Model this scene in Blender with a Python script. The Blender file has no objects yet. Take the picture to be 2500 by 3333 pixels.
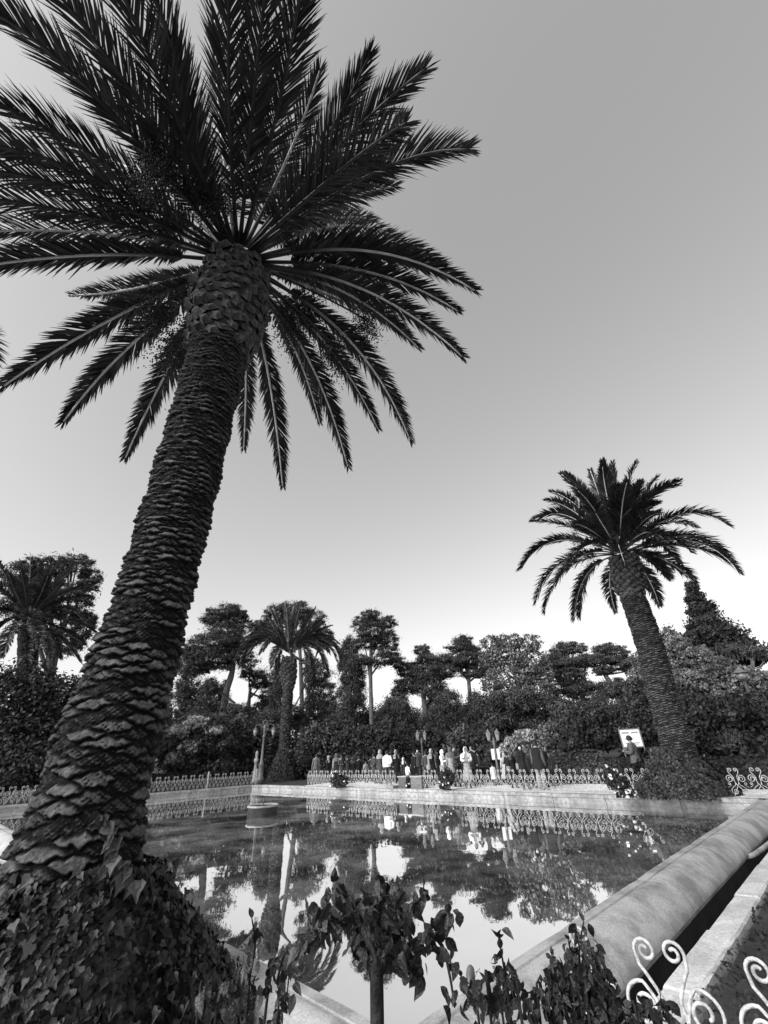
import bpy, math, random
import numpy as np
from mathutils import Vector, Matrix
rnd = random.Random(7)
RNG = np.random.default_rng(11)
SC = bpy.context.scene
COL = SC.collection
rad = math.radians

# ---------------------------------------------------------------- camera
FPX, PITCH, ROLL = 1358.0, rad(29.8), rad(2.4)
CAM = np.array([0.0, 0.0, 1.70])
_F = np.array([0, math.cos(PITCH), math.sin(PITCH)]); _R = np.array([1.0, 0, 0]); _U = np.array([0, -math.sin(PITCH), math.cos(PITCH)])
AR = math.cos(ROLL) * _R - math.sin(ROLL) * _U
AU = math.sin(ROLL) * _R + math.cos(ROLL) * _U
cd = bpy.data.cameras.new('camera'); cam = bpy.data.objects.new('camera', cd); COL.objects.link(cam)
cd.sensor_fit = 'HORIZONTAL'; cd.sensor_width = 36.0; cd.lens = 36.0 * FPX / 2500.0
cd.clip_start = 0.05; cd.clip_end = 3000
cam.matrix_world = Matrix(((AR[0], AU[0], -_F[0], CAM[0]), (AR[1], AU[1], -_F[1], CAM[1]), (AR[2], AU[2], -_F[2], CAM[2]), (0, 0, 0, 1)))
SC.camera = cam

# ---------------------------------------------------------------- sky, sun, exposure
SUN_EL, SUN_AZ = rad(32), rad(-130)      # low sun behind the camera; azimuth measured from +Y towards +X
SKY_STRENGTH, SUN_STRENGTH = 0.15, 1.4
world = bpy.data.worlds.new('World'); SC.world = world; world.use_nodes = True
nt = world.node_tree; nt.nodes.clear()
sky = nt.nodes.new('ShaderNodeTexSky'); sky.sky_type = 'NISHITA'; sky.sun_disc = False
sky.sun_elevation = SUN_EL; sky.sun_rotation = SUN_AZ; sky.air_density = 1.0; sky.dust_density = 2.5; sky.ozone_density = 1.0
bw = nt.nodes.new('ShaderNodeRGBToBW'); bg = nt.nodes.new('ShaderNodeBackground'); wo = nt.nodes.new('ShaderNodeOutputWorld')
nt.links.new(sky.outputs[0], bw.inputs[0]); pw = nt.nodes.new('ShaderNodeMath'); pw.operation = 'POWER'; pw.inputs[1].default_value = 0.78      # photographic tone of the whole sky
nt.links.new(bw.outputs[0], pw.inputs[0]); nt.links.new(pw.outputs[0], bg.inputs[0]); nt.links.new(bg.outputs[0], wo.inputs[0])
bg.inputs[1].default_value = SKY_STRENGTH
sl = bpy.data.lights.new('sun', 'SUN'); sl.energy = SUN_STRENGTH; sl.angle = rad(40); sl.color = (1, 1, 1)
so = bpy.data.objects.new('sun', sl); COL.objects.link(so)
sd = Vector((math.sin(SUN_AZ) * math.cos(SUN_EL), math.cos(SUN_AZ) * math.cos(SUN_EL), math.sin(SUN_EL)))
so.rotation_euler = (-sd).to_track_quat('-Z', 'Y').to_euler()
SC.view_settings.view_transform = 'Standard'; SC.view_settings.look = 'None'
SC.view_settings.exposure = 1.38; SC.view_settings.gamma = 1.0; SC.view_settings.use_curve_mapping = False
SC.cycles.max_bounces = 5; SC.cycles.transparent_max_bounces = 4

# ---------------------------------------------------------------- survey helpers: a line of sight meets a height or a distance
def sight(u, v): return _F + (u - 1250) / FPX * AR - (v - 1666.5) / FPX * AU
def at_z(u, v, z): d = sight(u, v); return CAM + d * ((z - CAM[2]) / d[2])
def at_D(u, v, D): d = sight(u, v); return CAM + d * (D / math.hypot(d[0], d[1]))
def mpp(P): return float((np.array(P) - CAM) @ _F) / FPX      # metres that one photo pixel spans at P

# ---------------------------------------------------------------- object helpers
def tagp(o, label=None, cat=None, group=None, kind=None):
    if label: o['label'] = label
    if cat: o['category'] = cat
    if group: o['group'] = group
    if kind: o['kind'] = kind
    return o
def empty(name, loc=(0, 0, 0), rz=0.0, **k):
    o = bpy.data.objects.new(name, None); COL.objects.link(o); o.location = [float(c) for c in loc]; o.rotation_euler = (0, 0, rz); o.empty_display_size = .1
    return tagp(o, **k)
def link(name, me, mat=None, parent=None, loc=None, rot=None, scale=None, **k):
    o = bpy.data.objects.new(name, me); COL.objects.link(o)
    if mat and not me.materials: me.materials.append(mat)
    if parent: o.parent = parent
    if loc is not None: o.location = [float(c) for c in loc]
    if rot is not None: o.rotation_euler = rot
    if scale is not None: o.scale = (scale,) * 3 if isinstance(scale, (int, float)) else scale
    return tagp(o, **k)
def pymesh(name, V, Fc, smooth=False):
    me = bpy.data.meshes.new(name); me.from_pydata([tuple(map(float, v)) for v in V], [], Fc)
    if smooth: me.polygons.foreach_set('use_smooth', [True] * len(me.polygons))
    me.update(); return me
def npmesh(name, V, Q, smooth=False):
    """V (n,3), Q (m,k) equal-sided faces, fast"""
    V = np.ascontiguousarray(V, dtype=np.float32); Q = np.ascontiguousarray(Q, dtype=np.int32)
    me = bpy.data.meshes.new(name); m, k = Q.shape
    me.vertices.add(len(V)); me.vertices.foreach_set('co', V.ravel())
    me.loops.add(m * k); me.loops.foreach_set('vertex_index', Q.ravel())
    me.polygons.add(m); me.polygons.foreach_set('loop_start', np.arange(0, m * k, k, dtype=np.int32))
    me.polygons.foreach_set('loop_total', np.full(m, k, dtype=np.int32))
    if smooth: me.polygons.foreach_set('use_smooth', np.ones(m, dtype=bool))
    me.update(calc_edges=True); return me
class MB:
    def __init__(s): s.V = []; s.F = []
    def add(s, V, F):
        b = len(s.V); s.V += [tuple(map(float, v)) for v in V]; s.F += [tuple(i + b for i in f) for f in F]
    def box(s, c, d, rz=0.0):
        x, y, z = [a / 2 for a in d]; cs, sn = math.cos(rz), math.sin(rz)
        V = [(c[0] + cs * a - sn * b, c[1] + sn * a + cs * b, c[2] + e) for a, b, e in ((-x, -y, -z), (x, -y, -z), (x, y, -z), (-x, y, -z), (-x, -y, z), (x, -y, z), (x, y, z), (-x, y, z))]
        s.add(V, [(0, 3, 2, 1), (4, 5, 6, 7), (0, 1, 5, 4), (1, 2, 6, 5), (2, 3, 7, 6), (3, 0, 4, 7)])
    def tube(s, P, R, n=6, cap=True, flat=1.0):
        P = [Vector([float(c) for c in p]) for p in P]; m = len(P)
        if isinstance(R, (int, float)): R = [R] * m
        T = [(P[min(i + 1, m - 1)] - P[max(i - 1, 0)]).normalized() for i in range(m)]
        nrm = T[0].orthogonal().normalized(); V = []
        for i in range(m):
            nrm = (nrm - T[i] * nrm.dot(T[i]))
            nrm = nrm.normalized() if nrm.length > 1e-6 else T[i].orthogonal().normalized()
            b = T[i].cross(nrm)
            for k in range(n):
                a = 2 * math.pi * k / n; V.append(P[i] + (nrm * math.cos(a) + b * math.sin(a) * flat) * R[i])
        F = [(i * n + k, i * n + (k + 1) % n, (i + 1) * n + (k + 1) % n, (i + 1) * n + k) for i in range(m - 1) for k in range(n)]
        if cap: F += [tuple(range(n - 1, -1, -1)), tuple((m - 1) * n + k for k in range(n))]
        s.add(V, F)
    def lathe(s, prof, n=12, c=(0, 0, 0), sx=1, sy=1):
        V = [(c[0] + r * math.cos(2 * math.pi * k / n) * sx, c[1] + r * math.sin(2 * math.pi * k / n) * sy, c[2] + z) for r, z in prof for k in range(n)]
        m = len(prof); F = [(i * n + k, i * n + (k + 1) % n, (i + 1) * n + (k + 1) % n, (i + 1) * n + k) for i in range(m - 1) for k in range(n)]
        F += [tuple(range(n - 1, -1, -1)), tuple((m - 1) * n + k for k in range(n))]
        s.add(V, F)
    def mesh(s, name='mesh', smooth=False): return pymesh(name, s.V, s.F, smooth)
def bez(a, m, b, n):
    """curve through a, m (halfway), b"""
    a, m, b = map(lambda q: np.array(q, float), (a, m, b)); c = 2 * m - (a + b) / 2
    t = np.linspace(0, 1, n)[:, None]
    return (1 - t) ** 2 * a + 2 * t * (1 - t) * c + t * t * b

# ---------------------------------------------------------------- materials (the photograph is black and white, so are they)
def mat(name, c0, c1=None, scale=5.0, rough=.8, bump=0.0, bscale=None, island=0.0, detail=6, spec=.3, transl=0.0, metallic=0.0, stain=0.0, orand=0.0):
    m = bpy.data.materials.new(name); m.use_nodes = True; t = m.node_tree; N = t.nodes; L = t.links
    b = N['Principled BSDF']; b.inputs['Roughness'].default_value = rough; b.inputs['Metallic'].default_value = metallic
    b.inputs['Specular IOR Level'].default_value = spec
    c1 = c0 if c1 is None else c1
    tc = N.new('ShaderNodeTexCoord'); nz = N.new('ShaderNodeTexNoise'); nz.inputs['Scale'].default_value = scale; nz.inputs['Detail'].default_value = detail
    L.new(tc.outputs['Object'], nz.inputs['Vector'])
    mr = N.new('ShaderNodeMapRange'); mr.inputs[1].default_value = .35; mr.inputs[2].default_value = .65; mr.inputs[3].default_value = c0; mr.inputs[4].default_value = c1
    L.new(nz.outputs['Fac'], mr.inputs[0]); out = mr.outputs[0]
    if stain:
        n3 = N.new('ShaderNodeTexNoise'); n3.inputs['Scale'].default_value = min(2.2, scale * .13); n3.inputs['Detail'].default_value = 9; n3.inputs['Roughness'].default_value = .7
        L.new(tc.outputs['Object'], n3.inputs['Vector'])
        m3 = N.new('ShaderNodeMapRange'); m3.inputs[1].default_value = .42; m3.inputs[2].default_value = .62; m3.inputs[3].default_value = 1.0; m3.inputs[4].default_value = 1 - stain
        L.new(n3.outputs['Fac'], m3.inputs[0]); mm = N.new('ShaderNodeMath'); mm.operation = 'MULTIPLY'; L.new(out, mm.inputs[0]); L.new(m3.outputs[0], mm.inputs[1]); out = mm.outputs[0]
    if island:
        g = N.new('ShaderNodeNewGeometry'); m2 = N.new('ShaderNodeMapRange'); m2.inputs[3].default_value = 1 - island; m2.inputs[4].default_value = 1 + island
        L.new(g.outputs['Random Per Island'], m2.inputs[0]); mu = N.new('ShaderNodeMath'); mu.operation = 'MULTIPLY'
        L.new(out, mu.inputs[0]); L.new(m2.outputs[0], mu.inputs[1]); out = mu.outputs[0]
    if orand:
        oi = N.new('ShaderNodeObjectInfo'); m5 = N.new('ShaderNodeMapRange'); m5.inputs[3].default_value = 1 - orand; m5.inputs[4].default_value = 1 + orand * 1.6
        L.new(oi.outputs['Random'], m5.inputs[0]); mv = N.new('ShaderNodeMath'); mv.operation = 'MULTIPLY'; L.new(out, mv.inputs[0]); L.new(m5.outputs[0], mv.inputs[1]); out = mv.outputs[0]
    L.new(out, b.inputs['Base Color'])
    if bump:
        n2 = N.new('ShaderNodeTexNoise'); n2.inputs['Scale'].default_value = bscale or scale * 4; n2.inputs['Detail'].default_value = 8
        L.new(tc.outputs['Object'], n2.inputs['Vector']); bp = N.new('ShaderNodeBump'); bp.inputs['Strength'].default_value = bump; bp.inputs['Distance'].default_value = .02
        L.new(n2.outputs['Fac'], bp.inputs['Height']); L.new(bp.outputs[0], b.inputs['Normal'])
    if transl:
        tr = N.new('ShaderNodeBsdfTranslucent'); mx = N.new('ShaderNodeMixShader'); mx.inputs[0].default_value = transl
        L.new(out, tr.inputs[0]); L.new(b.outputs[0], mx.inputs[1]); L.new(tr.outputs[0], mx.inputs[2]); L.new(mx.outputs[0], N['Material Output'].inputs[0])
    m['_out'] = 1
    return m
M = dict(
    ground=mat('soil', .015, .05, 3, .95, .6, 30), path=mat('pale_gravel', .60, .80, 9, .9, .5, 60, stain=.25), channel=mat('damp_shaded_channel', .010, .025, 4, .7, .4, 20),
    stone=mat('weathered_stone', .33, .46, 60, .8, .12, 120, stain=.5), stone_light=mat('pale_stone', .22, .38, 10, .75, .3, 50, stain=.4), kerb=mat('kerb_stone', .46, .68, 40, .85, .3, 90, stain=.3),
    joint=mat('joint_mortar', .05, .08, 20, .9),
    paint=mat('white_iron_paint', .30, .62, 26, .55, .5, 60, spec=.5), dark_iron=mat('dark_iron', .05, .09, 20, .5, .1, spec=.5), grey_iron=mat('grey_iron', .08, .15, 12, .5, .2, spec=.5),
    glass=mat('lamp_glass', .16, .26, 10, .2, spec=.6), white_panel=mat('white_panel', .72, .8, 3, .5), grey_print=mat('grey_print', .22, .34, 30, .6),
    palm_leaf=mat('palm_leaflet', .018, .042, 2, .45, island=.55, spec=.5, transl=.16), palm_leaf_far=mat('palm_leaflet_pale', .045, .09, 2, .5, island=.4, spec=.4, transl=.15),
    rachis=mat('palm_rachis', .5, .7, 6, .5), rachis_shade=mat('palm_rachis_shade', .035, .07, 6, .5), rachis_far=mat('palm_rachis_far', .16, .24, 6, .5), husk=mat('palm_leaf_base', .015, .14, 14, .85, .8, 40), fruit=mat('palm_fruit', .02, .04, 9, .6, island=.4),
    pine=mat('pine_needles', .022, .060, .6, .7, island=.5), pine2=mat('pine_needles_grey', .03, .085, .6, .7, island=.5),
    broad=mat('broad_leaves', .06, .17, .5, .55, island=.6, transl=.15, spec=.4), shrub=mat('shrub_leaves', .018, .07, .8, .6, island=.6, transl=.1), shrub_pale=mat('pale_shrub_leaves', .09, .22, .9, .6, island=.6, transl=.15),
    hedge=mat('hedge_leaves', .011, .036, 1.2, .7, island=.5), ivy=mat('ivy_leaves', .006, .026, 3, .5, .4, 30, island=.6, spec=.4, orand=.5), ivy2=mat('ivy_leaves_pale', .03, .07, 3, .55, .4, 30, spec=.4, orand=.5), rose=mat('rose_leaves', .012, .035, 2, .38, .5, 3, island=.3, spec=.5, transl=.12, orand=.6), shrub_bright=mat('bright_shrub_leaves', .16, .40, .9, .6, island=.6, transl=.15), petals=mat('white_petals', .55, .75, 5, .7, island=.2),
    bark=mat('tree_bark', .05, .13, 4, .9, .8, 18), bark_dark=mat('dark_bark', .02, .05, 5, .9, .8, 30), stem=mat('rose_stem', .010, .03, 25, .8, .5, 60),
    skin=mat('skin', .25, .30, 8, .6), black=mat('black_cloth', .008, .015, 6, .9), dgrey=mat('dark_grey_cloth', .035, .06, 9, .9), mgrey=mat('grey_cloth', .05, .12, 30, .9), lgrey=mat('light_grey_cloth', .18, .32, 12, .9), white=mat('white_cloth', .62, .78, 6, .85), pattern=mat('patterned_cloth', .05, .40, 45, .9, detail=1), hair=mat('dark_hair', .01, .02, 9, .6),
)
def rachis_shaded_base(name, dark, light):  # dark base carries crown shade in the colour, pale outer part the lit midrib
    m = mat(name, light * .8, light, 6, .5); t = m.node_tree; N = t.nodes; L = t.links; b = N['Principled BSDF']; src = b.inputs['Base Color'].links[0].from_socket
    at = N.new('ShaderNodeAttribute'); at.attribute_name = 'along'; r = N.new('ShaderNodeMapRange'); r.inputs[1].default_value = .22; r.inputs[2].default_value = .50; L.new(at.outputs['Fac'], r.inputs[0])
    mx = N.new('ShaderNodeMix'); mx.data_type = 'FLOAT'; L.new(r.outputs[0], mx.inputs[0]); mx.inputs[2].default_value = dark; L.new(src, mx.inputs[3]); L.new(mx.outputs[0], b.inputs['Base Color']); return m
M['rachis'] = rachis_shaded_base('palm_petiole', .05, .85); M['rachis_far'] = rachis_shaded_base('palm_petiole_far', .07, .24)
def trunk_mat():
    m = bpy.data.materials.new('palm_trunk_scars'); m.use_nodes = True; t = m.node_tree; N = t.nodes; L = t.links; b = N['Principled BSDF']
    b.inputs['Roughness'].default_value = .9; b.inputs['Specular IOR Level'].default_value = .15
    at = N.new('ShaderNodeAttribute'); at.attribute_name = 'scar_shade'
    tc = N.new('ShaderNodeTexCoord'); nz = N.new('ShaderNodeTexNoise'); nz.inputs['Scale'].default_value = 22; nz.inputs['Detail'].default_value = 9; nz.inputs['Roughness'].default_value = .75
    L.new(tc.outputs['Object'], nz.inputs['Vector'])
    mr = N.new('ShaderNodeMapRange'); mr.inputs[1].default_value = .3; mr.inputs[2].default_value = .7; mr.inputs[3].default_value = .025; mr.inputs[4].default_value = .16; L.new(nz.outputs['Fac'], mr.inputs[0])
    mu = N.new('ShaderNodeMath'); mu.operation = 'MULTIPLY'; L.new(mr.outputs[0], mu.inputs[0]); L.new(at.outputs['Fac'], mu.inputs[1])  # grooves between the scars painted dark in place of crevice shade
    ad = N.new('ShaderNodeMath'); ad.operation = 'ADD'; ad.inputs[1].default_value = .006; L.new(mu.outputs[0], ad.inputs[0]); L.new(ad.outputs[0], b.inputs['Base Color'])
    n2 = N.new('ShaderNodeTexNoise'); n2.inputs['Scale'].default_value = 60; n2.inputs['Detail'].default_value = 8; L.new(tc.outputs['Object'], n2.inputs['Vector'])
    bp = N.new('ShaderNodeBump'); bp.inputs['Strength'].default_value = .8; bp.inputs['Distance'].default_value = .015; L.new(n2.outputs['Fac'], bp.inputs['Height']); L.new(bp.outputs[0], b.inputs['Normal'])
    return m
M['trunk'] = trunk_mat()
def water_mat():
    m = bpy.data.materials.new('still_water'); m.use_nodes = True; t = m.node_tree; N = t.nodes; L = t.links; N.remove(N['Principled BSDF'])
    tc = N.new('ShaderNodeTexCoord'); nz = N.new('ShaderNodeTexNoise'); nz.inputs['Scale'].default_value = 1.6; nz.inputs['Detail'].default_value = 1.5
    n2 = N.new('ShaderNodeTexNoise'); n2.inputs['Scale'].default_value = .5; n2.inputs['Detail'].default_value = 8; n2.inputs['Roughness'].default_value = .65
    L.new(tc.outputs['Object'], nz.inputs['Vector']); L.new(tc.outputs['Object'], n2.inputs['Vector'])
    bp = N.new('ShaderNodeBump'); bp.inputs['Strength'].default_value = .012; bp.inputs['Distance'].default_value = .1; L.new(nz.outputs['Fac'], bp.inputs['Height'])
    g = N.new('ShaderNodeBsdfGlossy'); g.inputs['Color'].default_value = (.92, .92, .92, 1); g.inputs['Roughness'].default_value = .015; L.new(bp.outputs[0], g.inputs['Normal'])
    d = N.new('ShaderNodeBsdfDiffuse'); mr = N.new('ShaderNodeMapRange'); mr.inputs[1].default_value = .4; mr.inputs[2].default_value = .65; mr.inputs[3].default_value = .12; mr.inputs[4].default_value = .55
    L.new(n2.outputs['Fac'], mr.inputs[0]); L.new(mr.outputs[0], d.inputs['Color'])
    mx = N.new('ShaderNodeMixShader'); m4 = N.new('ShaderNodeMapRange'); m4.inputs[1].default_value = .35; m4.inputs[2].default_value = .65; m4.inputs[3].default_value = .93; m4.inputs[4].default_value = .78; L.new(n2.outputs['Fac'], m4.inputs[0]); L.new(m4.outputs[0], mx.inputs[0]); L.new(d.outputs[0], mx.inputs[1]); L.new(g.outputs[0], mx.inputs[2]); L.new(mx.outputs[0], N['Material Output'].inputs[0])
    return m
M['water'] = water_mat()

# ================================================================ SETTING: pool, ground, path
def isect(p, d, q, e):
    A = np.array([[d[0], -e[0]], [d[1], -e[1]]]); t = np.linalg.solve(A, np.array(q) - np.array(p)); return np.array(p) + t[0] * np.array(d)
near_l = (np.array([-.22, 3.84]), np.array([-1.2, 1.17])); right_l = (np.array([.43, 4.15]), np.array([6.47, 6.64]))
far_l = (np.array([9.37, 13.61]), np.array([-14.98, 13.26])); left_l = (np.array([-8.46, 29.51]), np.array([-7.71, -7.2]))
PN = isect(*near_l, *right_l); PR = isect(*right_l, *far_l); PF = isect(*far_l, *left_l); PL = isect(*left_l, *near_l)
def off_line(l, o):      # shift a line outward from the pool centre
    c = (PN + PR + PF + PL) / 4; d = l[1] / np.linalg.norm(l[1]); n = np.array([-d[1], d[0]])
    if (c - l[0]) @ n > 0: n = -n
    return (l[0] + n * o, l[1])
def corners(on, orr, of, ol):
    a, b, c, d = off_line(near_l, on), off_line(right_l, orr), off_line(far_l, of), off_line(left_l, ol)
    return isect(*a, *b), isect(*b, *c), isect(*c, *d), isect(*d, *a)
COPZ = .25
# water
o = link('water', pymesh('water', [(*p, 0) for p in corners(.02, .02, .02, .02)], [(0, 1, 2, 3)]), M['water'], kind='structure')
# ground: one sheet round the pool, reaching the horizon
inn = corners(1.12, 1.12, .26, .26); iz = (.03, .2, .22, .2)
big = 900.0; outp = [(0, -big), (big, 0), (0, big + 20), (-big, 20)]
mid = corners(14, 14, 14, 14)
V = [(*p, z) for p, z in zip(inn, iz)] + [(*p, z) for p, z in zip(mid, (.05, .2, .25, .25))] + [(*p, .2) for p in outp]
F = []
for k in range(4):
    j = (k + 1) % 4; F += [(k, j, 4 + j, 4 + k), (4 + k, 4 + j, 8 + j, 8 + k)]
link('ground', pymesh('ground', V, F), M['ground'], kind='structure')
# drainage channel floor
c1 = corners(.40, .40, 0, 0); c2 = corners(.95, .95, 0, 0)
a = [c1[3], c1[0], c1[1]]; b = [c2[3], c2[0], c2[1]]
link('channel_floor', pymesh('channel', [(*p, -.62) for p in a] + [(*p, -.62) for p in b], [(0, 1, 4, 3), (1, 2, 5, 4)]), M['channel'], kind='structure')  # floor has the channel's shade put into its dark colour
# pale gravel path behind the far wall
pa = corners(0, 3.5, .27, 0); pb = corners(0, 3.5, 5.2, 0)
def lerp(a, b, t): return a + (b - a) * t
def path_strip(o0, o1, n=60):
    l0, l1 = off_line(far_l, o0), off_line(far_l, o1); V = []; F = []
    for i in range(n + 1):
        t = -.45 + 1.42 * i / n
        wob = .25 * math.sin(i * .7) + .15 * math.sin(i * 1.9)
        p0 = l0[0] + l0[1] * t; p1 = l1[0] + l1[1] * t; dd = (p1 - p0) / np.linalg.norm(p1 - p0)
        V += [(*p0, .243), (*(p1 + dd * wob), .262)]
        if i: F.append((2 * i - 2, 2 * i, 2 * i + 1, 2 * i - 1))
    return V, F
V, F = path_strip(.27, 3.6)
link('gravel_path', pymesh('path', V, F), M['path'], kind='structure')

# pool walls as one thing with its coping stones
pool = empty('pool', (*((PN + PR + PF + PL) / 4), 0), label='long rectangular ornamental pool with rounded pale stone rim and still reflecting water', cat='pool')
POOLC = np.array([*((PN + PR + PF + PL) / 4), 0.0])
NEARP = [(0, -.35), (0, .225), (.012, .25), (.105, .252), (.115, .236), (.128, .236), (.14, .254), (.19, .264), (.25, .256), (.31, .234), (.37, .198), (.43, .148), (.48, .09), (.505, .04), (.51, .0), (.47, -.02), (.47, -.06)]
FARP = [(0, -.3), (0, .14), (-.03, .155), (-.035, .235), (-.025, .25), (.25, .25), (.26, .24), (.26, .05)]
def wall_stones(A, B, prof, L, mt, gap=.014, seed=0):
    r = random.Random(seed); A = np.array(A); B = np.array(B); d = B - A; T = np.linalg.norm(d); d /= T; n = np.array([-d[1], d[0]])
    c = POOLC[:2]
    if (c - A) @ n > 0: n = -n
    t = 0.0
    while t < T - .05:
        l = min(L * r.uniform(.85, 1.15), T - t)
        if T - t - l < .5: l = T - t
        dz = r.uniform(-.004, .004); do = r.uniform(-.004, .004); k = max(2, int(l / .3)); V = []; F = []; m = len(prof)
        for i in range(k + 1):
            s = t + gap / 2 + (l - gap) * i / k; p = A + d * s
            e = .008 if i in (0, k) else 0
            for (oo, z) in prof:
                q = p + n * (oo + do); V.append((q[0] - POOLC[0], q[1] - POOLC[1], z + dz - e * (z > .1)))
        for i in range(k):
            for j in range(m - 1): F.append((i * m + j, i * m + j + 1, (i + 1) * m + j + 1, (i + 1) * m + j))
        F += [tuple(range(m)), tuple(k * m + j for j in range(m - 1, -1, -1))]
        me = pymesh('coping_stone', V, F); me.polygons.foreach_set('use_smooth', [len(p.vertices) == 4 for p in me.polygons]); me.set_sharp_from_angle(angle=rad(40))
        link('coping_stone', me, mt, pool); t += l
wall_stones(PN, PR, NEARP, 2.3, M['stone'], seed=1)
wall_stones(PN, PL, NEARP, 2.3, M['stone'], seed=2)
wall_stones(PR, PF, FARP, 2.0, M['stone_light'], seed=3)
wall_stones(PF, PL, FARP, 2.0, M['stone_light'], seed=4)
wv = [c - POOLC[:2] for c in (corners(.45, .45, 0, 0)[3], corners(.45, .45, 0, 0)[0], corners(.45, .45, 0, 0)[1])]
link('channel_wall', pymesh('channel_wall', [(*p, -.03) for p in wv] + [(*p, -.63) for p in wv], [(0, 3, 4, 1), (1, 4, 5, 2)]), M['channel'], pool)  # near-black colour holds the shade under the rim as well as damp
# outer kerb of the channel
kerb = empty('channel_kerb', (*corners(.9, .9, 0, 0)[0], 0), label='straight light stone kerb along the outer side of the dark drainage channel', cat='kerb')
KP = [(0, -.63), (0, .10), (.015, .12), (.22, .125), (.24, .11), (.245, -.05)]
c3 = corners(.84, .84, .0, .84)
def kerb_run(A, B, seed):
    r = random.Random(seed); base = np.array(kerb.location[:2]); A = np.array(A); B = np.array(B); d = B - A; T = np.linalg.norm(d); d /= T; n = np.array([-d[1], d[0]])
    if (POOLC[:2] - A) @ n > 0: n = -n
    t = 0
    while t < T - .05:
        l = min(r.uniform(1.2, 1.7), T - t); dz = r.uniform(-.008, .008); V = []; F = []; m = len(KP); k = 6
        for i in range(k + 1):
            p = A + d * (t + .004 + (l - .008) * i / k)
            for j, (oo, z) in enumerate(KP):
                w = r.uniform(-.006, .006); q = p + n * (oo + w); V.append((q[0] - base[0], q[1] - base[1], z + dz + w * .5))
        for i in range(k):
            for j in range(m - 1): F.append((i * m + j, i * m + j + 1, (i + 1) * m + j + 1, (i + 1) * m + j))
        F += [tuple(range(m)), tuple(k * m + j for j in range(m - 1, -1, -1))]
        link('kerb_stone', pymesh('kerb_stone', V, F), M['kerb'], kerb); t += l
kerb_run(c3[0], c3[1], 5); kerb_run(c3[0], c3[3], 6)

# ================================================================ scroll fences
def spiral(cx, cz, r0, a0, a1, n=14, r1=.25):
    return [(cx + (r0 + (r0 * r1 - r0) * i / (n - 1)) * math.cos(rad(a0 + (a1 - a0) * i / (n - 1))), 0, cz + (r0 + (r0 * r1 - r0) * i / (n - 1)) * math.sin(rad(a0 + (a1 - a0) * i / (n - 1)))) for i in range(n)]
def smooth_pts(P, n):
    P = [np.array(p, float) for p in P]; out = []
    for i in range(len(P) - 1):
        p0, p1, p2, p3 = P[max(i - 1, 0)], P[i], P[i + 1], P[min(i + 2, len(P) - 1)]
        for k in range(n):
            t = k / n; out.append(.5 * ((2 * p1) + (-p0 + p2) * t + (2 * p0 - 5 * p1 + 4 * p2 - p3) * t * t + (-p0 + 3 * p1 - 3 * p2 + p3) * t ** 3))
    out.append(P[-1]); return out
def scroll_mesh(side, n=6, k=1.0, r=.0085):
    """one S-scroll: top curl, long stalk, the big side coil, foot coil; side = +1 / -1"""
    mb = MB(); m = lambda L: [(side * x, y + side * .006, z) for x, y, z in L]
    q = int(14 * k)
    top = spiral(.066, .632, .052, 0, 500, q, .25)[::-1]
    stalk = [(.112, 0, .575), (.075, 0, .52), (.04, 0, .45), (.046, 0, .38), (.03, 0, .31), (-.03, 0, .22), (-.10, 0, .12), (-.16, 0, .02)]
    mb.tube(m(top + smooth_pts(stalk, max(2, int(4 * k)))), r, n)
    big = smooth_pts([(.044, 0, .36), (.075, 0, .45), (.115, 0, .505)], 3)[:-1] + spiral(.135, .42, .090, 100, -420, int(24 * k), .22)
    mb.tube(m(big), r, n)
    foot = smooth_pts([(.036, 0, .33), (.06, 0, .26), (.115, 0, .25)], 3)[:-1] + spiral(.105, .13, .09, 80, -400, int(22 * k), .2)
    mb.tube(m(foot), r * .9, n)
    heart = spiral(.19, .30, .035, 180, -220, int(12 * k), .3); mb.tube(m([(.235, 0, .22), (.165, 0, .26)] + heart), r * .8, n)
    return mb.mesh('scroll', True)
SCR_NEAR = [scroll_mesh(s, 8, 1.8, .0088) for s in (1, -1)]
SCR_FAR = [scroll_mesh(s, 4, .8, .0085) for s in (1, -1)]
for me in SCR_NEAR + SCR_FAR: me.materials.append(M['paint'])
pm = MB(); pm.box((0, 0, .38), (.05, .05, .76)); pm.box((0, 0, .78), (.075, .075, .03)); POST = pm.mesh('post'); POST.materials.append(M['paint'])
rail = MB(); rail.box((0, 0, .0), (.46, .02, .02)); RAIL = rail.mesh('rail'); RAIL.materials.append(M['paint'])
def fence(name, A, B, z, label, sp=.45, near=False, h=1.0, posts=(), skip=()):
    A = np.array(A); B = np.array(B); d = B - A; T = np.linalg.norm(d); d /= T; n = max(1, int(round(T / sp))); rz = math.atan2(d[1], d[0])
    f = empty(name, (*A, z), rz, label=label, cat='fence'); S = SCR_NEAR if near else SCR_FAR
    for i in range(n):
        if i in skip: continue
        x = (i + .5) * T / n; jz = rnd.uniform(-.008, .008); jr = rnd.uniform(-.03, .03)
        for me in (S[:1] if near and i == 0 else S): link('scroll', me, None, f, (x, 0, jz), (0, jr, 0), (1, 1, h))
    for p in posts: link('post', POST, None, f, (p, 0, 0))
    return f
def on_line(l, u, z, v0=2400, v1=3300):       # point of a ground line seen in photo column u
    lo, hi = v0, v1
    # find t on line with projected column u
    best = None
    for t in np.linspace(-1, 2, 3001):
        P = np.array([*(l[0] + l[1] * t), z]) - CAM; dep = P @ _F
        if dep < .3: continue
        uu = 1250 + FPX * (P @ AR) / dep
        if best is None or abs(uu - u) < best[0]: best = (abs(uu - u), t)
    return l[0] + l[1] * best[1]
fl = off_line(far_l, .42); ll = off_line(left_l, .16)
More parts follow.
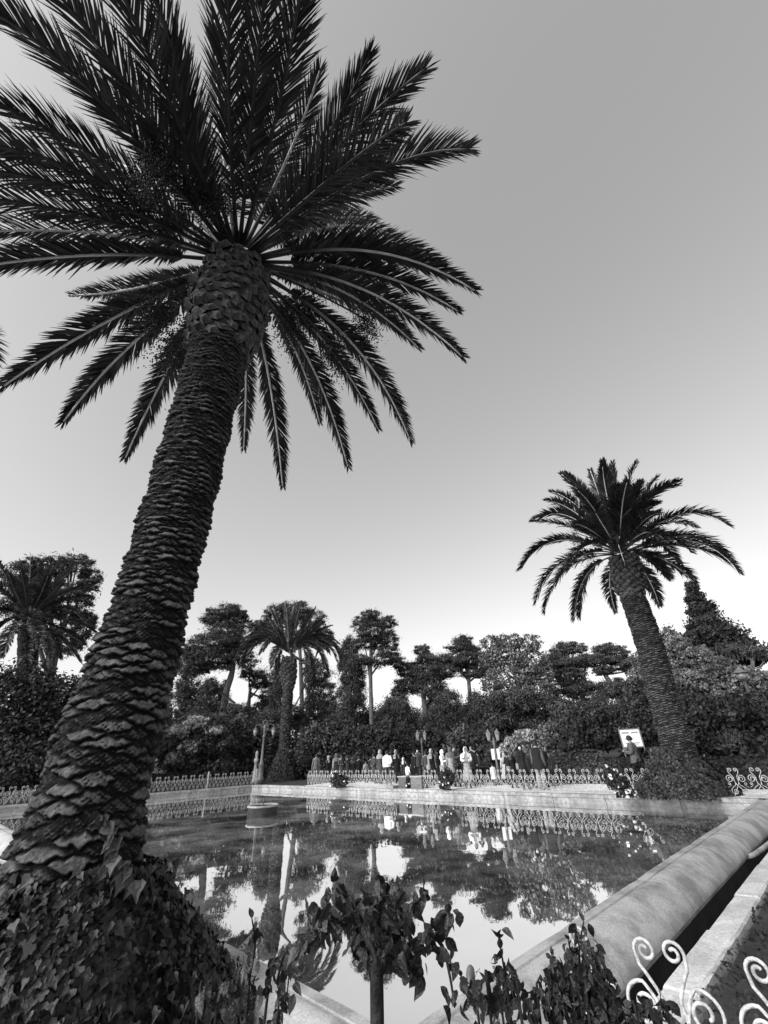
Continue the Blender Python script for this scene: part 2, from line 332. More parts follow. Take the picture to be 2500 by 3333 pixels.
fence('scroll_fence', on_line(fl, 1000, .5), on_line(fl, 1288, .5), .25, 'white wrought iron scroll fence left of the stone planters, with people behind it')
fence('scroll_fence', on_line(fl, 1378, .5), on_line(fl, 1425, .5), .24, 'short white wrought iron scroll fence between the right stone planter and a dark rose bush')
fence('scroll_fence', on_line(fl, 1483, .5), on_line(fl, 2140, .5), .25, 'long white wrought iron scroll fence running to the ivy mound of the right palm')
fence('scroll_fence', on_line(fl, 2370, .5), on_line(fl, 2760, .5), .25, 'white wrought iron scroll fence right of the ivy mound at the photo edge')
q0 = on_line(ll, 835, .5); q1 = on_line(ll, 300, .5); lenl = np.linalg.norm(q1 - q0)
fence('scroll_fence', q0, q1, .25, 'white wrought iron scroll fence on the far left pool wall beside the lamp post', posts=[.02, np.linalg.norm(on_line(ll, 675, .5) - q0)])
fence('scroll_fence', on_line(ll, 170, .5), on_line(ll, -120, .5), .25, 'white wrought iron scroll fence seen left of the big palm trunk')
nA = at_z(1985, 3045, .78)[:2]; nB = at_z(2520, 3135, .78)[:2]; nd = (nB - nA) / np.linalg.norm(nB - nA)
u1 = at_z(2146, 3066, .755)[:2]
fence('scroll_fence', u1 - nd * .735, u1 + nd * 1.715, .085, 'nearest white wrought iron scroll fence at the bottom right corner', sp=.49, near=True)

# ================================================================ fountain bowl, pipes, planters
P = at_D(857, 2617, 24.0)
P = at_z(857, 2622, .26)
fb = empty('fountain_bowl', (P[0], P[1], 0), label='low round drum shaped fountain basin with pale rim standing in the water', cat='fountain')
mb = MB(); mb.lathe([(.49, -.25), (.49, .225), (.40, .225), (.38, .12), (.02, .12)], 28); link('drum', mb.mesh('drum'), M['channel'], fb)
mb = MB(); V_ = [((.475 + .045 * math.cos(b_)) * math.cos(a_), (.475 + .045 * math.cos(b_)) * math.sin(a_), .255 + .032 * math.sin(b_)) for a_ in np.linspace(0, 2 * math.pi, 33)[:-1] for b_ in np.linspace(0, 2 * math.pi, 9)[:-1]]
mb.add(V_, [(i_ * 8 + k_, ((i_ + 1) % 32) * 8 + k_, ((i_ + 1) % 32) * 8 + (k_ + 1) % 8, i_ * 8 + (k_ + 1) % 8) for i_ in range(32) for k_ in range(8)]); link('rim', mb.mesh('rim', True), M['stone_light'], fb)
mb = MB(); mb.lathe([(.02, .15), (.025, .4), (.012, .44), (.012, .52)], 8); link('nozzle', mb.mesh('nozzle'), M['dark_iron'], fb)
rg_ = np.random.default_rng(5); fp = np.stack([rg_.uniform(-3, 7, 400), rg_.uniform(4, 24, 400)], 1); q_ = corners(-.3, -.3, -.3, -.3)
ok_ = np.ones(400, bool)
for k_ in range(4):
    a_, b_ = q_[k_], q_[(k_ + 1) % 4]; e_ = b_ - a_; sgn = np.sign(e_[0] * (POOLC[1] - a_[1]) - e_[1] * (POOLC[0] - a_[0])); ok_ &= ((e_[0] * (fp[:, 1] - a_[1]) - e_[1] * (fp[:, 0] - a_[0])) * sgn > 0)
fp = fp[ok_][:90]; V_ = []; F_ = []
for i_, p_ in enumerate(fp):
    a_ = rg_.uniform(0, 6.28); l_ = rg_.uniform(.015, .035); u_ = np.array([math.cos(a_), math.sin(a_)]); w_ = np.array([-u_[1], u_[0]]) * .5; V_ += [(*(p_ - u_ * l_), .004), (*(p_ + w_ * l_), .006), (*(p_ + u_ * l_), .004), (*(p_ - w_ * l_), .008)]; F_.append((4 * i_, 4 * i_ + 3, 4 * i_ + 2, 4 * i_ + 1))
link('floating_leaves', pymesh('floating_leaves', V_, F_), M['shrub_pale'], label='scattered small fallen leaves floating on the pool', cat='leaves', kind='stuff')
# hooked water pipe at the near corner
P = at_z(1530, 3225, .26); pd = np.array([-.7, .7, 0])
mb = MB(); mb.tube(smooth_pts([P + (-.02, -.06, -.04), P + (0, -.01, .06), P + (.02, .04, .09), P + (.035, .09, .06), P + (.035, .10, -.02), P + (.035, .10, -.3)], 4), .022, 8)
o = link('water_pipe', mb.mesh('water_pipe', True), M['grey_iron'], label='short dark hooked pipe bending over the pool rim near the front corner', cat='pipe')
A = at_z(2375, 2775, .0); B = at_z(2425, 2788, -.03); Cc = at_z(2465, 2775, .0); Dd = at_z(2540, 2715, .07)
mb = MB(); mb.tube(smooth_pts([A, B, Cc, Dd], 5), .035, 8)
link('water_pipe', mb.mesh('water_pipe', True), M['stone'], label='pale curved pipe lying in the dark channel at the right edge', cat='pipe')
def planter(u0, u1, label, mt, h=.42, dz=0):
    a = on_line(off_line(far_l, .3), u0, .4); b = on_line(off_line(far_l, .3), u1, .4); m = (a + b) / 2; w = np.linalg.norm(b - a); rz = math.atan2(*(b - a)[::-1])
    t = empty('stone_planter', (*m, .24), rz, label=label, cat='planter')
    mb = MB(); mb.box((0, .3, h / 2), (w, .6, h)); link('box', mb.mesh('box'), mt, t)
    mb = MB(); mb.box((0, .3, h + .02), (w + .06, .66, .04)); link('rim', mb.mesh('rim'), M['stone'], t)
planter(1297, 1322, 'dark square stone planter at the gap in the far fence, the left one', M['dark_iron'])
planter(1337, 1372, 'greyer square stone planter at the gap in the far fence, the right one', M['grey_iron'])
a = on_line(off_line(far_l, .3), 1265, .4); b = on_line(off_line(far_l, .3), 1291, .4); m_ = (a + b) / 2
mb = MB(); mb.box((0, 0, .05), (np.linalg.norm(b - a), .5, .1)); link('stone_step', mb.mesh('step'), M['stone_light'], None, (*m_, .25), (0, 0, math.atan2(*(b - a)[::-1])), label='small pale stone step on the far pool rim beside the planters', cat='step')

# ================================================================ palms
def noise1(x, y, seed=0.0):
    return (np.sin(x * 3.1 + y * 5.3 + seed) + np.sin(x * 7.7 - y * 11.9 + 1.3 + seed) * .6 + np.sin(x * 2.0 + y * 23.0 + 2.1 * seed) * .4) / 2
def palm_trunk(parent, axis, radf, nu, nv, scar_w, scar_h, amp, seed=0, base=None):
    """axis(s)->xyz for s in metres; diamond leaf scars stand proud of grooves whose shade is painted dark"""
    S = axis['len']; pts = axis['pts']
    s = np.linspace(0, S, nv); th = np.linspace(0, 2 * np.pi, nu, endpoint=False)
    TH, SS = np.meshgrid(th, s)
    cx = np.interp(s, pts[:, 3], pts[:, 0]); cy = np.interp(s, pts[:, 3], pts[:, 1]); cz = np.interp(s, pts[:, 3], pts[:, 2])
    Rr = radf(s)[:, None]
    ncol = max(5, int(round(2 * np.pi * float(np.mean(radf(s))) / scar_w)))
    hh = scar_h(s); row = np.concatenate([[0], np.cumsum((hh[1:] + hh[:-1]) / 2 * 0 + np.diff(s) / ((hh[1:] + hh[:-1]) / 2))])
    ROW = row[:, None] + .16 * noise1(np.cos(TH) * 2.2, SS * 1.1 + np.sin(TH) * 2.2, seed) + .16 * noise1(np.cos(TH) * 6, SS * 4 + np.sin(TH) * 6, seed + 3)
    COLM = TH / (2 * np.pi) * ncol + .12 * noise1(np.cos(TH * 1) * 3, SS * 2.3 + np.sin(TH) * 2, seed + 5)
    # diamond lattice
    a = COLM * 2; b = ROW
    best = np.full(TH.shape, -1.0); cell = np.zeros(TH.shape)
    ia = np.floor(a); ib = np.floor(b)
    for di in (0, 1):
        for dj in (0, 1):
            ci = ia + di; cj = ib + dj; ok = ((ci + cj) % 2) == 0
            da = np.abs(a - ci); db = np.abs(b - cj)
            jit = np.sin(ci % (2 * ncol) * 12.9 + cj * 78.2 + seed) * .06
            t = 1 - np.sqrt(da ** 2 * 1.0 + .0004) * .97 - db + jit
            hsh = np.abs(np.sin((ci % (2 * ncol)) * 127.1 + cj * 311.7 + seed) * 43758.5) % 1.0
            t = np.where(ok, t, -1); cell = np.where(t > best, hsh, cell); best = np.maximum(best, t)
            if di == 0 and dj == 0: below = np.where(ok, b - cj, 0)
            else: below = np.where(ok & (t >= best), b - cj, below)
    t = np.clip(best, 0, 1)
    lens = np.clip((t - .10) / .28, 0, 1) ** .8
    fine = noise1(TH * 9, SS * 31, seed + 9) * .10 + RNG.normal(0, .05, TH.shape)
    rag = np.clip(.5 + noise1(TH * 7 + 2, SS * 13, seed + 6) + noise1(TH * 17, SS * 37, seed + 8) * .6 + (cell - .25) * 2.2, .12, 1)
    lens = lens * rag
    disp = amp * (lens * (.7 + .6 * cell) * (1.0 - .55 * below) + fine * lens * .8) + amp * .9 * noise1(np.cos(TH) * 1.5, SS * 1.7 + np.sin(TH), seed + 1)
    RR = Rr + disp
    Vx = cx[:, None] + RR * np.cos(TH); Vy = cy[:, None] + RR * np.sin(TH); Vz = cz[:, None] + disp * 0.0 + 0 * TH
    V = np.stack([Vx, Vy, Vz], -1).reshape(-1, 3)
    i = np.arange(nv - 1)[:, None] * nu; k = np.arange(nu)[None, :]; k2 = (k + 1) % nu
    Q = np.stack([i + k, i + k2, i + nu + k2, i + nu + k], -1).reshape(-1, 4)
    me = npmesh('trunk', V, Q, True)
    at = me.attributes.new('scar_shade', 'FLOAT', 'POINT'); val = np.clip((t - .19) / .20, 0, 1) * (.75 + .5 * np.clip(noise1(TH * 4, SS * 9, seed + 4), -1, 1) * .6 + .12)
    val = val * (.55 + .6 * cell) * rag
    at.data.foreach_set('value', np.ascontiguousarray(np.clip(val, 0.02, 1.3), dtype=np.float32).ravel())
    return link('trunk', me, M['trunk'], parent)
def axis_from(P):
    P = np.array(P, float); d = np.r_[0, np.cumsum(np.linalg.norm(np.diff(P, axis=0), axis=1))]
    n = 60; sv = np.linspace(0, d[-1], n); out = np.stack([np.interp(sv, d, P[:, k]) for k in range(3)], 1)
    ker = np.ones(9) / 9
    for k in range(3):
        pad = np.r_[2 * out[0, k] - out[4:0:-1, k], out[:, k], 2 * out[-1, k] - out[-2:-6:-1, k]]; out[:, k] = np.convolve(pad, ker, 'valid')
    d = np.r_[0, np.cumsum(np.linalg.norm(np.diff(out, axis=0), axis=1))]
    return dict(len=d[-1], pts=np.c_[out, d])
def base_scale_mesh(w, h, th):
    V = [(-w * .5, 0, 0), (w * .5, 0, 0), (0, 0, -h * .5), (-w * .28, -th, h * .2), (w * .28, -th, h * .2), (0, -th * .8, -h * .25), (-w * .2, -th * .7, h * .55), (w * .2, -th * .7, h * .55), (-w * .3, .01, h * .5), (w * .3, .01, h * .5)]
    F = [(0, 2, 5, 3), (2, 1, 4, 5), (5, 4, 3), (3, 4, 7, 6), (0, 3, 6, 8), (4, 1, 9, 7), (6, 7, 9, 8)]
    return pymesh('leaf_base', V, F)
def boss(parent, P0, P1, r0, rmax, n, w, h, th, seed=0, rtop=.8):
    """swollen head of trimmed leaf bases in phyllotaxis"""
    r = random.Random(seed); P0 = np.array(P0); P1 = np.array(P1); L = np.linalg.norm(P1 - P0)
    prof = lambda t: r0 + (rmax - r0) * math.sin(min(1, t * 1.9) * math.pi / 2) * (1 - (1 - rtop) * max(0, (t - .55) / .45))
    mb = MB(); k = 14; ns = 20; V = []; F = []
    for i in range(k):
        t = i / (k - 1); c = P0 + (P1 - P0) * t
        for j in range(ns): a = 2 * math.pi * j / ns; V.append(c + np.array([math.cos(a), math.sin(a), 0]) * (prof(t) - .015))
    for i in range(k - 1):
        for j in range(ns): F.append((i * ns + j, i * ns + (j + 1) % ns, (i + 1) * ns + (j + 1) % ns, (i + 1) * ns + j))
    F += [tuple(range(ns)), tuple((k - 1) * ns + j for j in range(ns))]
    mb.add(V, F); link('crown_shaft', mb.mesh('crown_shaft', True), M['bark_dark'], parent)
    variants = [base_scale_mesh(w * a, h * b, th * c) for a, b, c in ((1, 1, 1), (1.1, .9, 1.3), (.9, 1.1, .8))]
    for me in variants: me.materials.append(M['husk'])
    for i in range(n):
        t = (i + .5) / n; a = i * 2.39996 + r.uniform(-.08, .08); c = P0 + (P1 - P0) * t; R_ = prof(t)
        link('leaf_base', variants[i % 3], None, parent, c + np.array([math.cos(a), math.sin(a), 0]) * (R_ - .01), (rad(-10 - 20 * t + r.uniform(-14, 14)), r.uniform(-.35, .35), a + math.pi / 2 + r.uniform(-.2, .2)), (r.uniform(.65, 1.3), r.uniform(.6, 1.8), r.uniform(.6, 1.4)))
def unit(v): return v / (np.linalg.norm(v) + 1e-9)
def frond_mesh(P, nleaf, llen, lw, droop, seed, r0=.035, vee=.35, upref=None, gap=.16, rough=.1, up_lift=0.0):
    """P (n,3) rachis polyline; leaflets fold up into a shallow V and droop at the ends.  returns V,F(4), V,F for rachis"""
    rg = np.random.default_rng(seed); n = len(P); seg = np.linalg.norm(np.diff(P, axis=0), axis=1); s = np.r_[0, np.cumsum(seg)]; L = s[-1]
    T = np.gradient(P, axis=0); T /= np.linalg.norm(T, axis=1)[:, None]
    up = np.array([0, 0, 1.0]) if upref is None else np.array(upref, float)
    side0 = np.cross(T[n // 3], up); side0 = unit(side0)
    Vs = []; 
    for sd_ in (-1, 1):
        t = np.linspace(gap, .995, nleaf) + rg.uniform(-.3, .3, nleaf) / nleaf; t = np.clip(t, gap * .9, .998)
        x = t * L; B = np.stack([np.interp(x, s, P[:, k]) for k in range(3)], 1); Tt = np.stack([np.interp(x, s, T[:, k]) for k in range(3)], 1); Tt /= np.linalg.norm(Tt, axis=1)[:, None]
        Sd = side0 - Tt * (Tt @ side0)[:, None]; Sd /= np.linalg.norm(Sd, axis=1)[:, None]; Nn = np.cross(Sd, Tt)
        Nn *= np.sign((Nn @ up))[:, None] + (Nn @ up == 0)[:, None]
        fwd = rad(48) + rad(24) * t ** 2 + rg.normal(0, rough, nleaf); fwd = np.where(t < .25, fwd - .25, fwd)
        el = vee + rg.normal(0, .16, nleaf) + np.where(np.arange(nleaf) % 3 == 0, .25, 0) * (1 - t)
        d = Sd * (sd_ * np.cos(fwd) * np.cos(el))[:, None] + Tt * (np.sin(fwd) * np.cos(el))[:, None] + Nn * np.sin(el)[:, None]
        env = np.minimum(1, .35 + 2.6 * (t - gap)) * (1 - .62 * np.clip((t - .62) / .38, 0, 1) ** 1.6)
        ll = llen * env * rg.uniform(.85, 1.08, nleaf)
        g = np.array([0, 0, -1.0])
        mid_ = B + d * (ll * .55)[:, None] + g * (droop * .25 * ll)[:, None]; tip = B + d * (ll * .97)[:, None] + g * (droop * ll)[:, None]
        wv = np.cross(d, Nn); wv /= np.linalg.norm(wv, axis=1)[:, None] + 1e-9
        tw = rg.uniform(-.7, .7, nleaf); wv = wv * np.cos(tw)[:, None] + Nn * np.sin(tw)[:, None]
        w = lw * rg.uniform(.8, 1.2, nleaf) * (1 - .3 * t)
        Vs.append(np.stack([B - wv * (w * .35)[:, None], B + wv * (w * .35)[:, None], mid_ + wv * (w * .5)[:, None], mid_ - wv * (w * .5)[:, None], tip + wv * (w * .05)[:, None], tip - wv * (w * .05)[:, None]], 1))
    V = np.concatenate(Vs); m = len(V); i = np.arange(m)[:, None] * 6
    Q = np.concatenate([i + np.array([[0, 1, 2, 3]]), i + np.array([[3, 2, 4, 5]])])
    mb = MB(); k = n; rr = [r0 * (1 - .68 * (j / (k - 1)) ** .5) for j in range(k)]; mb.tube(P, rr, 5)
    rm = mb.mesh('rachis', True); at = rm.attributes.new('along', 'FLOAT', 'POINT'); at.data.foreach_set('value', np.repeat(np.linspace(0, 1, n), 5).astype(np.float32))
    return npmesh('leaflets', V.reshape(-1, 3), Q), rm
def add_frond(parent, B, Mi, T, nleaf, llen, lw, droop, seed, mt, mr, r0=.035, vee=.35, upref=None, label=None, rough=.1):
    P = bez(B, Mi, T, 16); leaf, rach = frond_mesh(P, nleaf, llen, lw, droop, seed, r0, vee, upref, rough=rough)
    o = link('frond', rach, mr, parent)
    if label: o['label'] = label
    link('leaflets', leaf, mt, o, kind='stuff')
    return o
def place_frond_pts(C, tip, mid_, L, dsel, lift=.35, r_root=.15):
    """tip lies on its line of sight about L away from crown centre C, dsel -1 near .. +1 far"""
    d = unit(sight(*tip)); w = C - CAM; tca = w @ d; perp2 = w @ w - tca * tca; h = math.sqrt(max(0, L * L - perp2)); T = CAM + d * (tca + dsel * h)
    half = C * .5 + T * .5 + np.array([0, 0, lift]); dm = unit(sight(*mid_)); Mi = CAM + dm * ((half - CAM) @ dm)
    dirn = unit(Mi - C); B = C + dirn * r_root
    return B, Mi, T
def fruit_bunch(parent, P, Q, seed, n=160, spread=.22, mt=None):
    r = np.random.default_rng(seed); P = np.array(P); Q = np.array(Q); mb = MB(); mb.tube(bez(P, (P + Q) / 2 + (0, 0, .12), Q, 8), .018, 5)
    for i in range(26):
        e = Q + r.normal(0, spread * .6, 3) + (0, 0, -spread * .8); mb.tube([Q, (Q + e) / 2 + (0, 0, .03), e], .004, 3, False)
    st = link('fruit_bunch', mb.mesh('fruit_stalk'), M['rachis'], parent)
    c = Q + r.normal(0, 1, (n, 3)) * np.array([spread * .6, spread * .6, spread]) + (0, 0, -spread * .8); rr = r.uniform(.010, .017, n)
    o = np.array([(1, 0, 0), (-1, 0, 0), (0, 1, 0), (0, -1, 0), (0, 0, 1), (0, 0, -1)]); f = np.array([(0, 2, 4), (2, 1, 4), (1, 3, 4), (3, 0, 4), (2, 0, 5), (1, 2, 5), (3, 1, 5), (0, 3, 5)])
    V = (c[:, None, :] + o[None] * rr[:, None, None] * np.array([1, 1, 1.4])).reshape(-1, 3); Fq = (np.arange(n)[:, None, None] * 6 + f[None]).reshape(-1, 3)
    link('berries', npmesh('berries', V, Fq), mt or M['fruit'], st, kind='stuff')

# ---- big near palm
DB = 4.7
lp0 = at_D(325, 2500, DB); LX, LY = at_D(480, 2000, DB)[:2]
big_palm = empty('palm_tree', (0, 0, 0), label='largest date palm, in the left foreground, trunk rising from ivy, crown filling the top', cat='palm tree')

tp = [np.array([LX - .02, LY, -.05])] + [at_D(u, v, DB) for u, v in ((325, 2500), (408, 2250), (486, 2000), (557, 1750), (622, 1500), (716, 1130))]
tp[0][:2] = tp[1][:2]
ax = axis_from(tp)
def rad_big(s):
    return np.interp(s, [0, .5, .9, 1.4, 2.2, 3.2, 5.0, 6.2, 7.2, 9], [.66, .53, .44, .385, .360, .325, .335, .35, .365, .37])
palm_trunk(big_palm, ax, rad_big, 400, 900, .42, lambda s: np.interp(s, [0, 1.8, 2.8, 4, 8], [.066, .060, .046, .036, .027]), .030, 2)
topP = ax['pts'][-1][:3]
crown_c = at_D(775, 850, DB + .05)
boss(big_palm, topP - np.array([0, 0, .15]), at_D(773, 895, DB + .05), .37, .56, 190, .24, .13, .06, 3, .72)
LSP = [  # tip, mid, depth choice
 ((1545, 945), (1210, 818), .2), ((1490, 1012), (1200, 885), .5), ((1505, 1160), (1190, 945), .2), ((1362, 1132), (1130, 955), .6), ((1335, 1432), (1140, 1110), .6),
 ((1230, 1395), (1070, 1130), .8), ((1132, 1518), (1010, 1180), .8), ((1040, 1375), (960, 1140), .9), ((920, 1582), (872, 1210), .9), ((793, 1462), (800, 1180), 1),
 ((408, 1490), (560, 1180), .8), ((208, 1372), (430, 1120), .6), ((12, 1256), (360, 1040), .4), ((-190, 890), (310, 830), .1), ((-260, 640), (230, 690), 0),
 ((-260, 560), (220, 610), -.2), ((-180, 470), (260, 560), -.3), ((-100, 300), (330, 520), .2), ((-60, 20), (330, 330), -.3), ((60, -160), (430, 300), -.5),
 ((300, -260), (520, 260), -.6), ((430, -220), (590, 240), .3), ((760, -300), (745, 300), -.5), ((900, -330), (830, 280), -.7), ((985, -120), (910, 330), -.6),
 ((1040, 230), (945, 490), .4), ((1202, 178), (1040, 480), .2), ((1385, 225), (1110, 470), 0), ((1322, 400), (1100, 560), -.5), ((1525, 487), (1200, 570), -.3), ((1292, 607), (1090, 665), .6),
 ((330, 520), (490, 590), .9), ((420, 300), (560, 480), .5), ((700, 60), (720, 430), .6), ((860, 100), (815, 450), .6), ((1180, 720), (1040, 720), .95), ((560, 120), (620, 450), -.1), ((1390, 880), (1130, 800), .8),
 ((-120, 760), (330, 760), .7), ((180, 180), (440, 440), .4), ((1260, 560), (1060, 620), -.1), ((230, 960), (430, 940), .95), ((1210, 1010), (1030, 930), .95), ((440, 760), (560, 760), .7),
]
LSP += [((1290, 770), (1090, 735), .9), ((1220, 715), (1040, 720), .8), ((1430, 850), (1160, 785), .6), ((330, 1030), (500, 940), .9), ((290, 720), (470, 690), .8), ((1300, 1060), (1080, 960), .95), ((620, 1130), (670, 1010), .95), ((980, 1150), (900, 1000), .95)]
for i, (t_, m_, ds) in enumerate(LSP):
    B, Mi, T = place_frond_pts(crown_c, t_, m_, 4.4, ds, .5, .28)
    low = t_[1] > 850 or ds >= .35; add_frond(big_palm, B, Mi, T, 215 if t_[1] > 850 else 130, .47 if t_[1] > 850 else .60, .036 if t_[1] > 850 else .030, .10 if t_[1] > 900 else .16, 100 + i, M['palm_leaf'], M['rachis'] if low else M['rachis_shade'], .045, .30, rough=.07)  # low fronds get the lit rachis colour, overhead ones a shaded copy
for k, (u, v) in enumerate(((520, 1000), (590, 1130), (1010, 1000), (1090, 1130), (950, 1040), (560, 480), (880, 560), (700, 640), (520, 560), (1190, 1040))):
    Q = at_D(u, v, DB + (.6 if v > 900 else -.6)); fruit_bunch(big_palm, crown_c, Q, 50 + k, 1200, .25)

# ---- right palm
DRP = 18.0
rp = [at_D(u, v, DRP) for u, v in ((2212, 2560), (2215, 2450), (2165, 2300), (2130, 2150), (2095, 2040), (2062, 1950))]
right_palm = empty('palm_tree', (0, 0, 0), label='leaning date palm on the right, rising from an ivy mound behind the far pool wall', cat='palm tree')
axr = axis_from(rp); rr_ = lambda s: np.interp(s, [0, .7, 1.6, 4, 7], [.60, .50, .44, .42, .40])
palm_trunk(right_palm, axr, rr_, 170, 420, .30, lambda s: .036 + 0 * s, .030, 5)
cr = at_D(2018, 1800, DRP); 
boss(right_palm, axr['pts'][-1][:3], at_D(2030, 1815, DRP), .38, .55, 130, .26, .17, .05, 9, .8)
def c8(x, y): return (1600 + x / 1.77, 1400 + y / 1.77)
RSP = [((160, 800), (370, 640), .1), ((255, 995), (400, 770), .2), ((305, 1045), (440, 800), .5), ((510, 1075), (560, 830), .3), ((715, 1045), (680, 850), .9), ((965, 1005), (880, 820), .6), ((1020, 850), (900, 730), .4),
 ((1165, 875), (980, 740), .3), ((1420, 815), (1130, 670), .1), ((1370, 745), (1120, 610), .4), ((1365, 550), (1080, 490), .1), ((975, 420), (870, 480), .9), ((1080, 295), (880, 420), 0), ((960, 270), (860, 420), .7),
 ((840, 185), (780, 370), .5), ((700, 190), (705, 370), .3), ((640, 210), (665, 380), -.2), ((570, 235), (630, 400), .4), ((425, 250), (560, 410), 0), ((345, 355), (510, 450), .3), ((315, 405), (490, 480), -.2), ((235, 520), (430, 500), .2),
 ((770, 780), (730, 660), -1), ((440, 800), (560, 660), -.9), ((1150, 700), (950, 600), -.7), ((1000, 640), (880, 590), -.95), ((780, 300), (750, 470), -.8), ((860, 300), (800, 450), -.6), ((600, 480), (650, 560), -.95), ((240, 530), (450, 560), .6),
 ((480, 560), (580, 590), .9), ((1180, 560), (960, 540), .9), ((500, 350), (600, 470), -.7), ((720, 250), (715, 430), .9), ((960, 480), (860, 540), -.8), ((380, 870), (530, 720), -.6), ((900, 380), (810, 500), .3)]
RSP += [((x + dx, y + dy), (mx + dx * .4, my + dy * .4), min(1, max(-1, -ds + .1))) for (x, y), (mx, my), ds in RSP[::3] for dx, dy in ((rnd.uniform(-70, 70), rnd.uniform(-20, 70)),)]
for i, (t_, m_, ds) in enumerate(RSP):
    B, Mi, T = place_frond_pts(cr, c8(*t_), c8(*m_), 4.3, ds, .6, .2)
    add_frond(right_palm, B, Mi, T, 150, .62, .055, .14, 300 + i, M['palm_leaf'], M['rachis'] if i % 3 else M['rachis_shade'], .04, .30)
for k, (x, y) in enumerate(((470, 590), (860, 660), (700, 470), (640, 450), (560, 700), (900, 520))):
    fruit_bunch(right_palm, cr, at_D(*c8(x, y), DRP - .8), 80 + k, 240, .32, M['palm_leaf_far'])

# ---- smaller palm behind the far left corner
DSP = 34.5
small_palm = empty('palm_tree', (0, 0, 0), label='pale full crowned date palm behind the far pool corner beside the ornate lamp post', cat='palm tree')
axs = axis_from([at_D(u, v, DSP) for u, v in ((921, 2555), (924, 2480), (931, 2350), (938, 2245))])
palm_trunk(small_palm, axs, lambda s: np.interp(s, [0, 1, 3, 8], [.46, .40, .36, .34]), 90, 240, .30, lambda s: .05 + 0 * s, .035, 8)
cs_ = at_D(942, 2125, DSP); boss(small_palm, axs['pts'][-1][:3], at_D(941, 2140, DSP), .36, .58, 110, .28, .20, .07, 12, .85)
def r1(x, y): return (450 + x / 2.37, 1900 + y / 2.37)
SSP = [((1040, 165), (1100, 360), 0), ((1135, 140), (1145, 350), -.3), ((1255, 140), (1205, 350), -.2), ((1372, 182), (1265, 370), 0), ((1437, 250), (1300, 400), .3), ((1492, 325), (1320, 410), 0), ((1585, 630), (1450, 430), 0), ((1530, 600), (1410, 460), -.3),
 ((1425, 640), (1350, 480), -.7), ((1190, 605), (1180, 470), -1), ((1030, 645), (1080, 490), -.8), ((790, 640), (960, 450), -.2), ((750, 600), (920, 430), .2), ((800, 450), (970, 390), .1), ((970, 520), (1060, 420), -.9), ((1300, 600), (1260, 470), -.9),
 ((850, 560), (980, 440), -.6), ((900, 330), (1050, 380), .4), ((1200, 180), (1180, 380), .5), ((1340, 320), (1250, 420), -.6), ((1500, 480), (1370, 430), -.5), ((1000, 260), (1080, 390), .4), ((1420, 520), (1310, 440), -.7), ((1250, 360), (1210, 450), -.9), ((1060, 340), (1110, 440), -.8),
 ((1560, 560), (1400, 420), .3), ((780, 520), (940, 410), -.3), ((1330, 640), (1290, 500), -.2), ((1550, 470), (1380, 400), -.1)]
SSP += [((x + dx, y + dy), (mx + dx * .4, my + dy * .4), min(1, max(-1, -ds + .1))) for (x, y), (mx, my), ds in SSP[::2] for dx, dy in ((rnd.uniform(-60, 60), rnd.uniform(-10, 60)),)]
for i, (t_, m_, ds) in enumerate(SSP):
    B, Mi, T = place_frond_pts(cs_, r1(*t_), r1(*m_), 4.2, ds, .7, .2)
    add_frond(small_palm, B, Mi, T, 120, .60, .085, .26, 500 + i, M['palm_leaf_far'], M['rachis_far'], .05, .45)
# ---- palm at the left edge
DLP = 34.0
left_palm = empty('palm_tree', (0, 0, 0), label='shaggy date palm at the left edge behind the big trunk, with drooping dead fronds', cat='palm tree')
def c9(x, y): return (x / 2.698, 1780 + y / 2.698)
cl_ = at_D(*c9(250, 620), DLP)
axl = axis_from([at_D(85, 2560, DLP), at_D(88, 2300, DLP), at_D(92, 2060, DLP)])
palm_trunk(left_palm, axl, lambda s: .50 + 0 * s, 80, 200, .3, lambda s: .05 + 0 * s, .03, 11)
LPS = [((270, 100), (260, 350), 0), ((-30, 110), (90, 330), 0), ((350, 130), (310, 360), .3), ((470, 160), (370, 370), 0), ((640, 190), (470, 360), 0), ((860, 390), (590, 400), 0), ((790, 440), (570, 470), -.2), ((735, 660), (560, 540), -.3), ((845, 760), (590, 640), 0), ((745, 860), (540, 730), -.2),
 ((700, 1010), (520, 800), -.1), ((30, 960), (110, 720), -.5), ((230, 1100), (230, 820), -.8), ((330, 890), (310, 700), -.9), ((-120, 300), (50, 420), -.2), ((-150, 600), (40, 560), 0), ((180, 200), (220, 400), -.6), ((560, 300), (430, 430), -.6), ((420, 260), (350, 430), -.8), ((-100, 850), (60, 660), 0), ((80, 250), (150, 430), -.5), ((520, 980), (430, 760), -.5), ((850, 300), (600, 360), .5), ((430, 1000), (370, 780), -.8)]
for i, (t_, m_, ds) in enumerate(LPS):
    B, Mi, T = place_frond_pts(cl_, c9(*t_), c9(*m_), 6.2, ds, .7, .15)
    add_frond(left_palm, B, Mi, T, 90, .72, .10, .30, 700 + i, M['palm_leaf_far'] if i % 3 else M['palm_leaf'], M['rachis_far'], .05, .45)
# a frond tip of another palm enters at the left edge
edge_palm = empty('palm_tree', (0, 0, 0), label='date palm mostly outside the photo whose single frond tip shows at the left edge', cat='palm tree')
eb = at_D(-420, 1000, 6.0); add_frond(edge_palm, eb, at_D(-150, 1040, 6.0), at_D(-34, 1170, 6.0), 110, .42, .03, .15, 901, M['palm_leaf'], M['rachis'])
mb = MB(); mb.tube([(eb[0] - .1, eb[1], .0), (eb[0] - .05, eb[1], 3), (eb[0], eb[1], eb[2])], [.5, .42, .42], 20); link('trunk', mb.mesh('trunk', True), M['bark_dark'], edge_palm)

